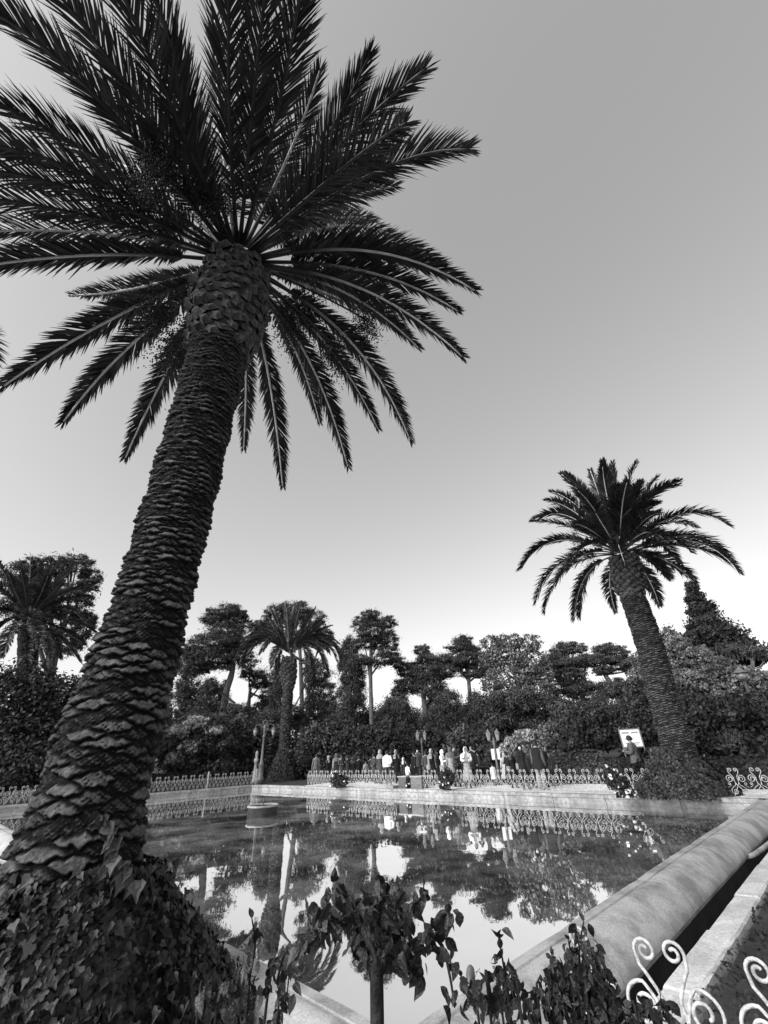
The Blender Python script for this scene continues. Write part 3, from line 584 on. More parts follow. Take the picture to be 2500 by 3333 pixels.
# ================================================================ foliage
def foliage_pts(clumps, n, seed, sub=14, subr=.34, flat=1.0, spread=1.0, fill=.32):
    """clumps: (centre, (rx,ry,rz)) -> points gathered in small sub-clumps near the shell, outline uneven"""
    rg = np.random.default_rng(seed); vol = np.array([c[1][0] * c[1][2] for c in clumps]); share = vol / vol.sum(); pts = []; nor = []
    for (c, r), sh in zip(clumps, share):
        c = np.array(c); r = np.array(r); k = max(5, int(sub * 1.8)); subr_ = subr * .82; m = max(40, int(n * sh))
        d = rg.normal(0, 1, (k, 3)); d /= np.linalg.norm(d, axis=1)[:, None]; sc = d * (rg.uniform(.35, .98, k) ** .6)[:, None] * (1 - subr * .6)
        idx = rg.integers(0, k, m); e = rg.normal(0, 1, (m, 3)); e /= np.linalg.norm(e, axis=1)[:, None]
        sr = subr_ * rg.uniform(.5, 1.5, k)
        q = sc[idx] + e * (sr[idx] * rg.uniform(.25, 1.0, m) ** .5)[:, None] * np.array([1, 1, flat]) * spread
        fl = rg.random(m) < fill; g = rg.normal(0, 1, (m, 3)); g /= np.linalg.norm(g, axis=1)[:, None]
        wob = 1 + .16 * np.sin(g[:, 0] * 5 + seed) * np.sin(g[:, 2] * 6 + seed * 2) + .10 * np.sin(g[:, 1] * 11 + g[:, 2] * 9)
        q2 = g * (rg.uniform(.15, 1, m) ** .45 * .93 * wob)[:, None]; q = np.where(fl[:, None], q2, q); e = np.where(fl[:, None], g, e)
        q = q + rg.normal(0, .045, q.shape); pts.append(c + q * r * 1.06); nor.append(e)
    return np.concatenate(pts), np.concatenate(nor)
def leaf_cards(P, Nn, size, seed, aspect=.6):
    rg = np.random.default_rng(seed); m = len(P); n = Nn + rg.normal(0, .55, (m, 3)); n /= np.linalg.norm(n, axis=1)[:, None]
    a = rg.normal(0, 1, (m, 3)); a -= n * (a * n).sum(1)[:, None]; a /= np.linalg.norm(a, axis=1)[:, None]; b = np.cross(n, a)
    s = size * rg.uniform(.6, 1.35, m); a = a * s[:, None]; b = b * (s * aspect)[:, None]
    V = np.stack([P - a, P - b * .9 + a * .1, P + a, P + b * .9 + a * .1], 1).reshape(-1, 3)
    return V, np.arange(m * 4).reshape(-1, 4)
def crown_mesh(clumps, n, size, seed, sub=14, subr=.34, flat=1.0, aspect=.6):
    P, N_ = foliage_pts(clumps, n, seed, sub, subr, flat); V, Q = leaf_cards(P, N_, size, seed + 1, aspect); return npmesh('foliage', V, Q)
def px_clumps(L, D, depth=1.0, jit=0.0, seed=0):
    r = random.Random(seed); out = []
    for (u, v, ru, rv) in L:
        c = at_D(u, v, D + r.uniform(-jit, jit)); m = mpp(c); out.append((c, (ru * m * 1.0, max(ru, rv * .6) * m * depth, rv * m * 1.02)))
    return out
def tree(label, cat, D, cl, trunk=None, tr=.2, n=5000, size=.16, mt='pine', name='pine_tree', seed=0, sub=14, subr=.34, flat=1.0, limbs=True, bark='bark', aspect=.6, jit=0, group=None, gz=.22):
    kD = 1.9 if D >= 79 else (1.5 if D >= 51 else 1.0); size *= kD * (.72 if kD > 1 else .9); tr *= kD; n = int(n * (1.9 if kD > 1 else 1.3))
    C_ = px_clumps(cl, D, jit=jit, seed=seed)
    base = at_D(*(trunk[0] if trunk else (cl[0][0], 2500)), D)
    t = empty(name, (base[0], base[1], gz), label=label, cat=cat, group=group); off = np.array([base[0], base[1], gz])
    if mt in ('pine', 'pine2'): aspect, size, n = .22, size * 1.15, int(n * 1.5)
    P, N_ = foliage_pts(C_, n, seed, sub, subr, flat, fill=.2 if mt in ('pine', 'pine2', 'broad') else .35); V, Q = leaf_cards(P - off, N_, size, seed + 1, aspect)
    link('crown', npmesh('foliage', V, Q), M[mt], t, kind='stuff')
    if trunk:
        pts = [at_D(u, v, D) for u, v in trunk]; pts[0][2] = min(pts[0][2], gz)
        if pts[0][2] > gz - .05: pts = [np.array([pts[0][0], pts[0][1], gz - .1])] + pts
        mb = MB(); sp = [p - off for p in smooth_pts(pts, 5)]; m = len(sp); mb.tube(sp, [tr * (1.15 - .6 * i / (m - 1)) * (1 + .05 * math.sin(i * 2.1)) for i in range(m)], 9)
        if limbs:
            r = random.Random(seed)
            for (c, rr) in C_[:7]:
                q = np.array(c) - off; s_ = sp[r.randint(int(m * .6), m - 1)]; mb.tube(bez(s_, (s_ + q) / 2 + (0, 0, -.15 * rr[2]), q, 6), [tr * .5 * (1 - .8 * k / 5) for k in range(6)], 5)
                for _ in range(3):
                    e = q + np.array([r.uniform(-.7, .7) * rr[0], r.uniform(-.7, .7) * rr[1], r.uniform(-.5, .6) * rr[2]]); mb.tube([s_ * .35 + q * .65, (q + e) / 2, e], [tr * .22, tr * .15, tr * .05], 4)
        link('trunk', mb.mesh('trunk', True), M[bark], t)
    return t
# ---- trees, left to right (photo outline -> real places)
tree('loose crowned pine rising behind the shaggy palm at the left edge', 'tree', 51, [(60, 1880, 70, 50), (150, 1850, 70, 45), (250, 1840, 60, 35), (290, 1890, 40, 50), (220, 1960, 80, 60), (270, 2040, 45, 60), (100, 1980, 90, 80), (200, 2090, 80, 50)], [(150, 2550), (160, 2200), (170, 2050)], .3, 9000, .17, 'pine2', seed=1, sub=24, subr=.22, flat=.5)
tree('dark dense tree mass low behind the left fence, under the shaggy palm', 'tree', 31, [(60, 2260, 130, 110), (190, 2290, 130, 100), (320, 2290, 120, 110), (80, 2400, 150, 120), (250, 2420, 160, 110), (400, 2400, 120, 120)], [(330, 2560), (345, 2450), (360, 2350)], .12, 26000, .12, 'hedge', 'broadleaf_tree', 2, 24, .32)
tree('dark low shrub behind the left fence beside the big trunk', 'shrub', 30, [(80, 2500, 120, 70), (240, 2520, 110, 60), (20, 2540, 60, 50)], None, .1, 9000, .10, 'hedge', 'shrub', 3, 18, .34)
tree('tall two tiered umbrella pine just right of the big trunk', 'tree', 98, [(735, 1995, 55, 35), (700, 2010, 45, 35), (770, 2015, 40, 40), (735, 2060, 75, 40), (700, 2100, 90, 40), (780, 2090, 70, 35), (640, 2120, 60, 40), (680, 2150, 110, 35), (780, 2140, 70, 30), (640, 2170, 55, 35)], [(715, 2520), (722, 2360), (735, 2260), (758, 2170), (745, 2080)], .42, 15000, .20, 'pine', seed=4, sub=24, subr=.25, flat=.55)
tree('shadowed pine low left of the two tiered pine', 'tree', 110, [(620, 2230, 50, 60), (600, 2160, 40, 50), (640, 2310, 60, 60), (580, 2300, 60, 80)], [(610, 2520), (612, 2350), (610, 2200)], .3, 7000, .20, 'pine', seed=5, sub=20, subr=.27, flat=.6)
tree('umbrella pine behind the small palm crown', 'tree', 114, [(900, 2000, 45, 35), (960, 1990, 60, 35), (1020, 2020, 50, 40), (870, 2050, 50, 35), (830, 2040, 35, 25), (1050, 2080, 45, 35)], [(985, 2520), (983, 2300), (975, 2080)], .35, 8000, .22, 'pine', seed=6, sub=24, subr=.25, flat=.55)
tree('dark pine with broken crown left of the small palm trunk', 'tree', 106, [(860, 2210, 50, 40), (880, 2270, 45, 35), (810, 2190, 35, 25), (850, 2320, 60, 35), (790, 2330, 40, 25)], [(808, 2520), (806, 2350), (815, 2240)], .3, 7000, .18, 'pine', seed=7, sub=20, subr=.24, flat=.6)
tree('slim dark pine right of the small palm trunk', 'tree', 104, [(1040, 2200, 45, 50), (1060, 2260, 50, 50), (1040, 2320, 60, 40), (1010, 2160, 35, 30)], [(1000, 2520), (1000, 2340), (1010, 2200)], .3, 6000, .18, 'pine', seed=8, sub=20, subr=.26, flat=.6)
tree('dense dark cypress like pine left of the tall slender pine', 'tree', 95, [(1135, 2120, 38, 50), (1140, 2190, 55, 55), (1140, 2260, 60, 60), (1130, 2330, 70, 60)], [(1140, 2520), (1140, 2300)], .3, 11000, .18, 'pine', seed=9, sub=22, subr=.3)
tree('tall slender pine with square shouldered crown and bare straight trunk, near the middle', 'tree', 91, [(1205, 2005, 38, 25), (1180, 2030, 42, 28), (1255, 2030, 40, 28), (1215, 2060, 65, 30), (1265, 2080, 40, 35), (1190, 2095, 55, 22), (1260, 2120, 45, 20), (1230, 2150, 75, 22), (1290, 2150, 32, 25), (1170, 2150, 40, 22)], [(1212, 2520), (1210, 2350), (1206, 2200), (1208, 2080)], .26, 11000, .17, 'pine', seed=10, sub=24, subr=.24, flat=.5)
tree('umbrella pine with a knobbed top right of the tall slender pine', 'tree', 95, [(1375, 2120, 32, 25), (1385, 2150, 40, 25), (1430, 2150, 55, 25), (1330, 2180, 50, 30), (1380, 2195, 80, 32), (1450, 2185, 55, 28), (1330, 2230, 55, 30), (1400, 2240, 70, 35), (1300, 2260, 35, 30)], [(1395, 2520), (1392, 2380), (1380, 2280), (1378, 2180)], .36, 14000, .18, 'pine2', seed=11, sub=24, subr=.26, flat=.55)
tree('umbrella pine with a pointed dome, its thin trunk against the bright gap', 'tree', 95, [(1505, 2085, 35, 20), (1500, 2110, 55, 22), (1540, 2120, 35, 20), (1530, 2150, 75, 25), (1580, 2165, 50, 25), (1490, 2160, 50, 20), (1600, 2190, 30, 20), (1540, 2195, 50, 15)], [(1535, 2520), (1532, 2310), (1526, 2220), (1520, 2150)], .26, 9500, .17, 'pine', seed=12, sub=24, subr=.25, flat=.5)
tree('dark low pine in front of the knobbed umbrella pine', 'tree', 83, [(1290, 2310, 60, 50), (1260, 2350, 50, 50), (1330, 2350, 70, 50), (1300, 2400, 90, 40)], [(1318, 2500), (1318, 2400)], .2, 10000, .16, 'pine', seed=13, sub=20, subr=.3)
tree('rounded dark tree below the pointed dome pine', 'tree', 79, [(1460, 2290, 55, 45), (1430, 2340, 70, 50), (1500, 2350, 60, 50), (1440, 2400, 90, 45), (1550, 2300, 40, 55), (1560, 2380, 40, 50)], [(1445, 2500), (1442, 2400)], .18, 14000, .15, 'pine', seed=14, sub=22, subr=.3)
tree('large airy broadleaf tree with bright speckled crown right of the middle', 'tree', 79, [(1600, 2095, 40, 30), (1660, 2090, 45, 30), (1720, 2095, 45, 30), (1640, 2140, 70, 40), (1730, 2150, 65, 45), (1770, 2190, 40, 40), (1600, 2150, 45, 35), (1660, 2210, 90, 50), (1740, 2240, 70, 50), (1600, 2230, 40, 40)], [(1700, 2520), (1695, 2350), (1690, 2200)], .28, 8500, .15, 'broad', 'broadleaf_tree', 15, 40, .17)
tree('layered broadleaf tree low under the speckled crown', 'tree', 57, [(1620, 2290, 65, 40), (1690, 2290, 80, 45), (1770, 2310, 60, 50), (1640, 2350, 70, 40), (1730, 2370, 70, 40), (1600, 2400, 50, 40)], [(1680, 2500), (1680, 2400)], .2, 18000, .14, 'shrub', 'broadleaf_tree', 16, 26, .25)
tree('leaning pine with flat crown, left of the two behind the right palm', 'tree', 87, [(1830, 2115, 40, 25), (1870, 2110, 40, 22), (1810, 2150, 45, 30), (1860, 2160, 75, 30), (1910, 2150, 40, 25), (1850, 2200, 70, 30), (1880, 2240, 65, 35)], [(1930, 2500), (1905, 2310), (1885, 2230), (1855, 2160)], .26, 11000, .17, 'pine2', seed=17, sub=24, subr=.26, flat=.55)
tree('leaning pine with forked limbs, right of the two behind the right palm', 'tree', 87, [(1970, 2115, 45, 22), (2010, 2125, 40, 22), (1960, 2150, 60, 22), (2030, 2160, 45, 22), (2060, 2180, 35, 18), (1960, 2180, 40, 18), (2000, 2240, 70, 35), (1990, 2280, 80, 40)], [(2045, 2500), (2024, 2310), (1992, 2230), (1965, 2185), (1975, 2130)], .26, 11000, .17, 'pine2', seed=18, sub=24, subr=.25, flat=.5)
tree('dark tree below the two leaning pines', 'tree', 54, [(1850, 2320, 60, 45), (1950, 2330, 70, 45), (1880, 2380, 80, 45), (1990, 2380, 70, 40), (2060, 2330, 60, 60), (2080, 2260, 40, 50)], [(1918, 2520), (1915, 2400)], .2, 22000, .13, 'shrub', 'broadleaf_tree', 19, 26, .27)
tree('small sparse tree seen left of the right palm trunk', 'tree', 83, [(2080, 2160, 25, 40), (2070, 2200, 30, 30), (2110, 2230, 40, 40), (2180, 2080, 40, 45), (2170, 2130, 30, 30)], [(2100, 2500), (2095, 2300)], .15, 3500, .13, 'broad', 'broadleaf_tree', 20, 30, .2)
tree('grey green tree filling the slope right of the right palm trunk', 'tree', 51, [(2200, 2110, 50, 40), (2260, 2150, 70, 45), (2180, 2190, 60, 50), (2330, 2180, 70, 40), (2260, 2230, 90, 50), (2400, 2210, 70, 40), (2480, 2230, 60, 50), (2350, 2270, 90, 50)], [(2300, 2520), (2300, 2300)], .3, 26000, .13, 'broad', 'broadleaf_tree', 21, 32, .22)
tree('dark shrubby tree below the grey green one at the right edge', 'tree', 26, [(2200, 2300, 60, 60), (2290, 2330, 80, 60), (2400, 2320, 90, 60), (2500, 2340, 80, 80), (2260, 2400, 90, 50), (2390, 2410, 100, 50), (2520, 2430, 70, 60)], [(2330, 2540), (2330, 2400)], .2, 30000, .11, 'shrub', 'broadleaf_tree', 22, 30, .24)
tree('tall leaning cypress wrapped in ivy at the right edge', 'tree', 60, [(2252, 1912, 20, 25), (2262, 1945, 30, 30), (2285, 1985, 42, 35), (2300, 2030, 62, 38), (2330, 2070, 90, 40), (2290, 2080, 60, 35), (2370, 2110, 90, 40), (2420, 2140, 70, 35)], [(2420, 2520), (2390, 2250), (2300, 2060), (2255, 1915)], .35, 20000, .15, 'hedge', 'cypress_tree', 23, 26, .28)
arch = tree('tangle of bare arching branches on the skyline at the right edge', 'tree', 57, [(2390, 2110, 30, 15), (2450, 2120, 40, 18), (2500, 2130, 30, 20)], [(2450, 2500), (2450, 2150)], .2, 1200, .12, 'pine2', 'broadleaf_tree', 24, 20, .25)
mb = MB(); ab = np.array(arch.location)
for i in range(14):
    u = 2340 + i * 13; a = at_D(u, 2150, 57) - ab; b = at_D(u + rnd.uniform(10, 40), rnd.uniform(2110, 2150), 57) - ab; m_ = (a + b) / 2 + (0, 0, rnd.uniform(.7, 1.6)); mb.tube(bez(a, m_, b, 8), .07, 4)
link('branch', mb.mesh('branch'), M['bark_dark'], arch)
tree('dark small pine filling the gap under the two tiered pine', 'tree', 100, [(700, 2290, 55, 45), (680, 2240, 30, 35), (740, 2330, 60, 45), (650, 2330, 60, 50), (790, 2350, 60, 40), (730, 2240, 20, 30)], [(700, 2520), (700, 2350)], .3, 7000, .18, 'pine', seed=25, sub=20, subr=.28)
tree('dark small pine low behind the foot of the tall slender pine', 'tree', 100, [(1190, 2350, 50, 45), (1250, 2350, 50, 40), (1080, 2350, 60, 50), (930, 2340, 70, 45), (1275, 2300, 30, 30)], [(1190, 2520), (1190, 2400)], .3, 8000, .18, 'pine', seed=26, sub=20, subr=.28)
tree('dark small pine low under the pointed dome pine', 'tree', 100, [(1590, 2320, 50, 40), (1520, 2330, 60, 40), (1640, 2300, 40, 40), (1790, 2260, 40, 50), (1420, 2300, 50, 40)], [(1560, 2520), (1560, 2400)], .3, 8000, .18, 'pine', seed=27, sub=20, subr=.28)
tree('dark pine directly behind the trunk of the small palm', 'tree', 95, [(900, 2260, 38, 50), (1008, 2200, 24, 60), (1006, 2290, 20, 45), (870, 2335, 60, 30), (905, 2190, 30, 40), (690, 2240, 30, 30), (780, 2320, 50, 30)], [(912, 2520), (910, 2300)], .3, 8000, .18, 'pine', seed=28, sub=20, subr=.28)
# ---- far wood that closes the view
cl = []
for i in range(46):
    u = -250 + i * 70; v = 2400 + rnd.uniform(-30, 15); cl.append((u, v, 60, 85))
Cw = px_clumps(cl, 130, jit=8, seed=4)
link('far_wood', crown_mesh(Cw, 46000, .5, 77, 12, .4), M['pine'], label='dark far off wood closing the view behind the park trees', cat='wood', kind='stuff')

# ---- shrubs and hedges
def shrub(label, D, cl, mt='shrub', n=5000, size=.09, name='shrub', seed=0, sub=18, subr=.3, stems=True, cat='shrub', gz=.22, flowers=0):
    C_ = px_clumps(cl, D); c0 = C_[0][0]; off = np.array([c0[0], c0[1], gz]); t = empty(name, off, label=label, cat=cat)
    P, N_ = foliage_pts(C_, n, seed, sub, subr); P[:, 2] = np.maximum(P[:, 2], gz + .02); V, Q = leaf_cards(P - off, N_, size, seed + 1)
    link('foliage', npmesh('foliage', V, Q), M[mt], t, kind='stuff')
    if flowers:
        P, N_ = foliage_pts(C_, flowers, seed + 5, sub, subr); P[:, 2] = np.maximum(P[:, 2], gz + .1); P = P + N_ * .05; V, Q = leaf_cards(np.repeat(P, 3, 0) - off + RNG.normal(0, .012, (len(P) * 3, 3)), np.repeat(N_, 3, 0), .045, seed + 7, .9)
        link('flowers', npmesh('flowers', V, Q), M['petals'], t, kind='stuff')
    if stems:
        mb = MB(); r = random.Random(seed)
        for _ in range(5):
            e = np.array(C_[r.randrange(len(C_))][0]) - off; s_ = np.array([r.uniform(-.12, .12), r.uniform(-.12, .12), 0]); mb.tube(bez(s_, (s_ + e) / 2 + (r.uniform(-.1, .1), 0, .1), e, 5), [.03, .026, .02, .016, .01], 5)
        link('stem', mb.mesh('stem'), M['bark_dark'], t)
    return t
shrub('large flowering shrub with pale sunlit clumps right of the big trunk', 34, [(620, 2370, 60, 40), (690, 2360, 60, 35), (560, 2420, 60, 50), (650, 2430, 80, 50), (720, 2440, 70, 50), (600, 2480, 80, 45), (700, 2500, 80, 40)], 'shrub', 24000, .11, 'flowering_shrub', 31, flowers=0)
shrub('sunlit clumps on top of the flowering shrub, their light put into paler leaves', 33, [(640, 2350, 40, 18), (590, 2380, 40, 22), (700, 2375, 35, 15), (620, 2430, 40, 22), (570, 2470, 30, 25)], 'shrub_bright', 2600, .12, 'flowering_shrub', 32, 30, .18, stems=False)  # bright leaves stand in for light falling on the clumps
shrub('dark shrub behind the ornate lamp post', 36, [(780, 2380, 60, 50), (820, 2430, 60, 60), (880, 2420, 50, 70), (780, 2490, 70, 50), (860, 2500, 50, 50)], 'shrub', 15000, .11, seed=33)
shrub('round clipped shrub right of the small palm trunk', 34, [(1090, 2420, 80, 70), (1040, 2400, 50, 50), (1140, 2450, 60, 60), (1000, 2450, 50, 60)], 'shrub', 18000, .10, seed=34)
shrub('dark shrub behind the white shirted man', 32, [(1200, 2420, 60, 60), (1260, 2430, 60, 60), (1180, 2480, 60, 50), (1300, 2470, 60, 50)], 'hedge', 16000, .11, seed=35)
shrub('dark shrub behind the twin lantern post', 34, [(1340, 2450, 50, 50), (1400, 2440, 60, 60), (1450, 2460, 50, 50)], 'hedge', 12000, .11, seed=36)
shrub('broad leafy shrub left of the clipped ball bush', 30, [(1510, 2410, 55, 45), (1560, 2430, 60, 50), (1490, 2460, 50, 50), (1570, 2480, 60, 40)], 'shrub', 15000, .10, seed=37)
shrub('ball shaped clipped bush left of the lamp post with white banners', 27, [(1605, 2455, 26, 27)], 'shrub', 5000, .06, 'ball_bush', 38, 40, .3)
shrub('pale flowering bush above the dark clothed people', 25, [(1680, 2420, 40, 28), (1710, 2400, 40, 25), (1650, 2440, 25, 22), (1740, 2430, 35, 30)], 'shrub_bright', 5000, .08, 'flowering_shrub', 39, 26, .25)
shrub('greyish feathery bush right of the pale flowering bush', 28, [(1790, 2400, 45, 50), (1770, 2450, 50, 40), (1830, 2440, 40, 40)], 'broad', 8000, .09, seed=40)
shrub('dark leafy tree bush left of the notice board', 24, [(1880, 2380, 60, 50), (1930, 2340, 50, 40), (1960, 2400, 50, 40), (1870, 2430, 50, 30)], 'hedge', 14000, .09, seed=41)
shrub('dark bush just right of the notice board', 25, [(2100, 2420, 45, 60), (2110, 2360, 45, 60), (2070, 2480, 60, 40), (2140, 2480, 60, 40)], 'hedge', 13000, .09, seed=42)
def hedge(label, u0, u1, D, v_top, mt='hedge', dep=1.2, seed=0, n=9000, D1=None, gz=.22):
    a = at_D(u0, v_top, D); b = at_D(u1, v_top, D1 or D); ztop = (a[2] + b[2]) / 2; d = (b - a)[:2]; L = np.linalg.norm(d); rg = np.random.default_rng(seed)
    t = empty('hedge', ((a[0] + b[0]) / 2, (a[1] + b[1]) / 2, gz), math.atan2(d[1], d[0]), label=label, cat='hedge'); h = ztop - gz
    P = np.stack([rg.uniform(-L / 2, L / 2, n), rg.uniform(-dep / 2, dep / 2, n), rg.uniform(0, h, n)], 1); f = rg.integers(0, 3, n)
    P[f == 0, 2] = h + rg.normal(0, .03, (f == 0).sum()) + .05 * np.sin(P[f == 0, 0] * 3); P[f == 1, 1] = -dep / 2 + rg.normal(0, .04, (f == 1).sum())
    N_ = np.where((f == 0)[:, None], [[0, 0, 1.]], [[0, -1., .2]]); V, Q = leaf_cards(P, N_, .07, seed + 1); link('foliage', npmesh('foliage', V, Q), M[mt], t, kind='stuff')
hedge('low clipped box hedge right of the people, lit along its top', 1790, 1960, 23, 2452, 'shrub', seed=51)
hedge('low pale hedge behind the ball bush', 1640, 1780, 24, 2492, 'shrub', seed=52)
hedge('low dark hedge behind the far left scroll fence', 480, 800, 32, 2512, 'hedge', seed=53, D1=36)
hedge('long dark hedge behind the ivy mound at the right edge', 2260, 2600, 20, 2470, 'hedge', seed=54, n=14000)
hedge('dark hedge behind the man with the jacket', 1960, 2160, 22, 2470, 'hedge', seed=55)
hedge('long low hedge behind the small palm and the strolling people', 1150, 1500, 31, 2500, 'hedge', seed=56, D1=27, n=12000)
for lab, D, cl, fl_, sd_ in (('dark rose bush with white flowers in front of the far fence, left of the planters', 24.3, [(1105, 2545, 30, 22), (1095, 2525, 18, 14)], 45, 61), ('dark leafy rose bush at the far pool rim right of the short fence', 20.3, [(1455, 2530, 28, 25), (1450, 2555, 22, 14)], 3, 62),
                             ('rose bush with pale flowers left of the right palm mound', 16.4, [(2010, 2550, 38, 28), (1985, 2520, 22, 22), (2040, 2575, 30, 15)], 30, 63), ('small dark bush between the two stone planters', 22.0, [(1331, 2548, 12, 16)], 2, 64)):
    shrub(lab, D, cl, 'hedge', 2600, .05, 'rose_bush', sd_, 16, .35, gz=.25, flowers=fl_)

# ---- leafy mounds at the palm feet
def leaf_mesh(kind='rose', L=1.0):
    if kind == 'ivy':
        o = [(0, 0), (.28, -.12), (.5, .12), (.34, .38), (.2, .5), (0, 1), (-.2, .5), (-.34, .38), (-.5, .12), (-.28, -.12)]
        V = [(x * L, y * L, .12 * L * abs(x) * 2 - .10 * L * max(0, y - .4)) for x, y in o] + [(0, .35 * L, -.03 * L)]
        F = [(10, i, (i + 1) % 10) for i in range(10)]
    else:
        o = [(0, 0), (.22, .18), (.33, .42), (.27, .68), (.12, .88), (0, 1.05), (-.12, .88), (-.27, .68), (-.33, .42), (-.22, .18)]
        V = [(x * L, y * L, .25 * L * abs(x) - .22 * L * y * y) for x, y in o] + [(0, .35 * L, -.03 * L), (0, .7 * L, -.12 * L)]
        F = [(10, 0, 1), (10, 1, 2), (10, 2, 11), (11, 2, 3), (11, 3, 4), (11, 4, 5), (11, 5, 6), (11, 6, 7), (11, 7, 8), (11, 8, 10), (10, 8, 9), (10, 9, 0)]
    return V, F
IVY = []; ROSE = []
for mt_, w in ((M['ivy'], 1), (M['ivy2'], 1)):
    me = pymesh('ivy_leaf', *leaf_mesh('ivy')); me.materials.append(mt_); IVY.append(me)
me = pymesh('rose_leaf', *leaf_mesh('rose')); me.materials.append(M['rose']); ROSE.append(me)
def joined_leaves(P, Nn, size, kind, seed):
    """many leaves in one mesh"""
    rg = np.random.default_rng(seed); LV, LF = leaf_mesh(kind); LV = np.array(LV); LF = np.array(LF); m = len(P)
    n = Nn + rg.normal(0, .45, (m, 3)); n /= np.linalg.norm(n, axis=1)[:, None]
    y = np.array([0, 0, -1.0]) + rg.normal(0, .6, (m, 3)); y -= n * (y * n).sum(1)[:, None]; y /= np.linalg.norm(y, axis=1)[:, None]; x = np.cross(y, n)
    s = size * rg.uniform(.55, 1.3, m)
    V = P[:, None, :] + s[:, None, None] * (LV[None, :, 0:1] * x[:, None] + LV[None, :, 1:2] * y[:, None] + LV[None, :, 2:3] * n[:, None])
    return npmesh('leaves', V.reshape(-1, 3), (np.arange(m)[:, None, None] * len(LV) + LF[None]).reshape(-1, 3)), n, y
def leaf_objs(P, Nn, size, meshes, parent, seed, light=.12, down=1.0):
    r = random.Random(seed)
    for p, n in zip(P, Nn):
        n = Vector([float(c) for c in n]) + Vector((r.gauss(0, .4), r.gauss(0, .4), r.gauss(0, .4))); n.normalize()
        y = Vector((r.gauss(0, .6), r.gauss(0, .6), -down)); y -= n * y.dot(n); y.normalize(); x = y.cross(n); s = size * r.uniform(.7, 1.35)
        me = meshes[1] if len(meshes) > 1 and r.random() < light else meshes[0]
        o = bpy.data.objects.new('leaf', me); COL.objects.link(o); o.parent = parent
        Mx = Matrix((x, y, n)).transposed().to_4x4(); o.matrix_basis = Matrix.Translation(Vector([float(c) for c in p])) @ Mx @ Matrix.Diagonal((s * r.uniform(.7, 1.15), s, s * r.uniform(.3, 2.2), 1))
def mound_pts(n, c, R0, R1, H, seed, stretch=(1, 1), pw=1.3):
    """surface of a cone-like skirt: radius R0 at ground, R1 at height H, wobbly"""
    rg = np.random.default_rng(seed); t = rg.uniform(0, 1, n) ** 1.2; a = rg.uniform(0, 2 * np.pi, n)
    R_ = R1 + (R0 - R1) * (1 - t) ** pw; R_ = R_ * (1 + .09 * np.sin(a * 3 + 1) + .06 * np.sin(a * 7 + 2)) + rg.normal(0, .035 * R0, n) * .7
    P = np.stack([c[0] + R_ * np.cos(a) * stretch[0], c[1] + R_ * np.sin(a) * stretch[1], c[2] + H * t], 1)
    N_ = np.stack([np.cos(a), np.sin(a), np.full(n, .5)], 1); return P, N_
# big palm's ivy
bc = np.array([lp0[0], lp0[1], .02])
ivy = empty('ivy', bc, label='thick ivy skirt wrapped round the foot of the largest palm, filling the bottom left corner', cat='ivy')
P, N_ = mound_pts(16000, (.12, 0, 0), 1.36, .42, 1.0, 70, pw=1.1)
camdir = np.array([-bc[0], -bc[1]]) / np.hypot(bc[0], bc[1])
mdl = joined_leaves(P, N_, .050, 'ivy', 71)[0]; link('leaves', mdl, M['ivy'], ivy, kind='stuff')
P, N_ = mound_pts(1500, (.12, 0, 0), 1.40, .45, 1.08, 72, pw=1.1); f = (P[:, :2] @ camdir) > .2
P, N_ = P[f][:300], N_[f][:300]; leaf_objs(P, N_, .062, IVY, ivy, 73, .22)
# ivy tongue climbing the trunk
for k in range(26):
    v = 2650 + k * 9; p = at_D(325 + k * 4 + rnd.uniform(-22, 22), v, DB - .52); leaf_objs([p - bc], [np.array([.4, -1, .2])], .085, [IVY[1]], ivy, 90 + k)
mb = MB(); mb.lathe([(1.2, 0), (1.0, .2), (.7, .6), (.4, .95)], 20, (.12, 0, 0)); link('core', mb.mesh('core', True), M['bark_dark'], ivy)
# low ground cover between the camera and the pool rim
def ground_pts(n, seed, test, x0, x1, y0, y1, z=.05, h=.12):
    rg = np.random.default_rng(seed); P = np.stack([rg.uniform(x0, x1, n), rg.uniform(y0, y1, n), np.zeros(n)], 1); P = P[test(P)]
    P[:, 2] = z + .011 * np.maximum(0, P[:, 0] + P[:, 1] - 3.6) + h * (.5 + .5 * np.sin(P[:, 0] * 5 + 1) * np.sin(P[:, 1] * 4)) * 1.0 + rg.uniform(0, h, len(P)); N_ = np.tile([0, -.2, 1.0], (len(P), 1)); return P, N_
P, N_ = ground_pts(9000, 75, lambda P: (P[:, 0] + P[:, 1] < 2.35), -3.6, .6, .5, 4.4, .04, .16)
link('ground_cover', joined_leaves(P, N_, .05, 'ivy', 76)[0], M['ivy'], label='low dark ivy ground cover in the planted bed at the bottom', cat='ground cover', kind='stuff')
P, N_ = ground_pts(17000, 77, lambda P: (P[:, 1] - P[:, 0] < 2.13) & (P[:, 1] + P[:, 0] > 1.2), .2, 5.5, .8, 7.5, .075, .06)
link('ground_cover', joined_leaves(P, N_, .042, 'rose', 78)[0], M['hedge'], label='sparse low weeds on dark soil outside the kerb at the right', cat='ground cover', kind='stuff')
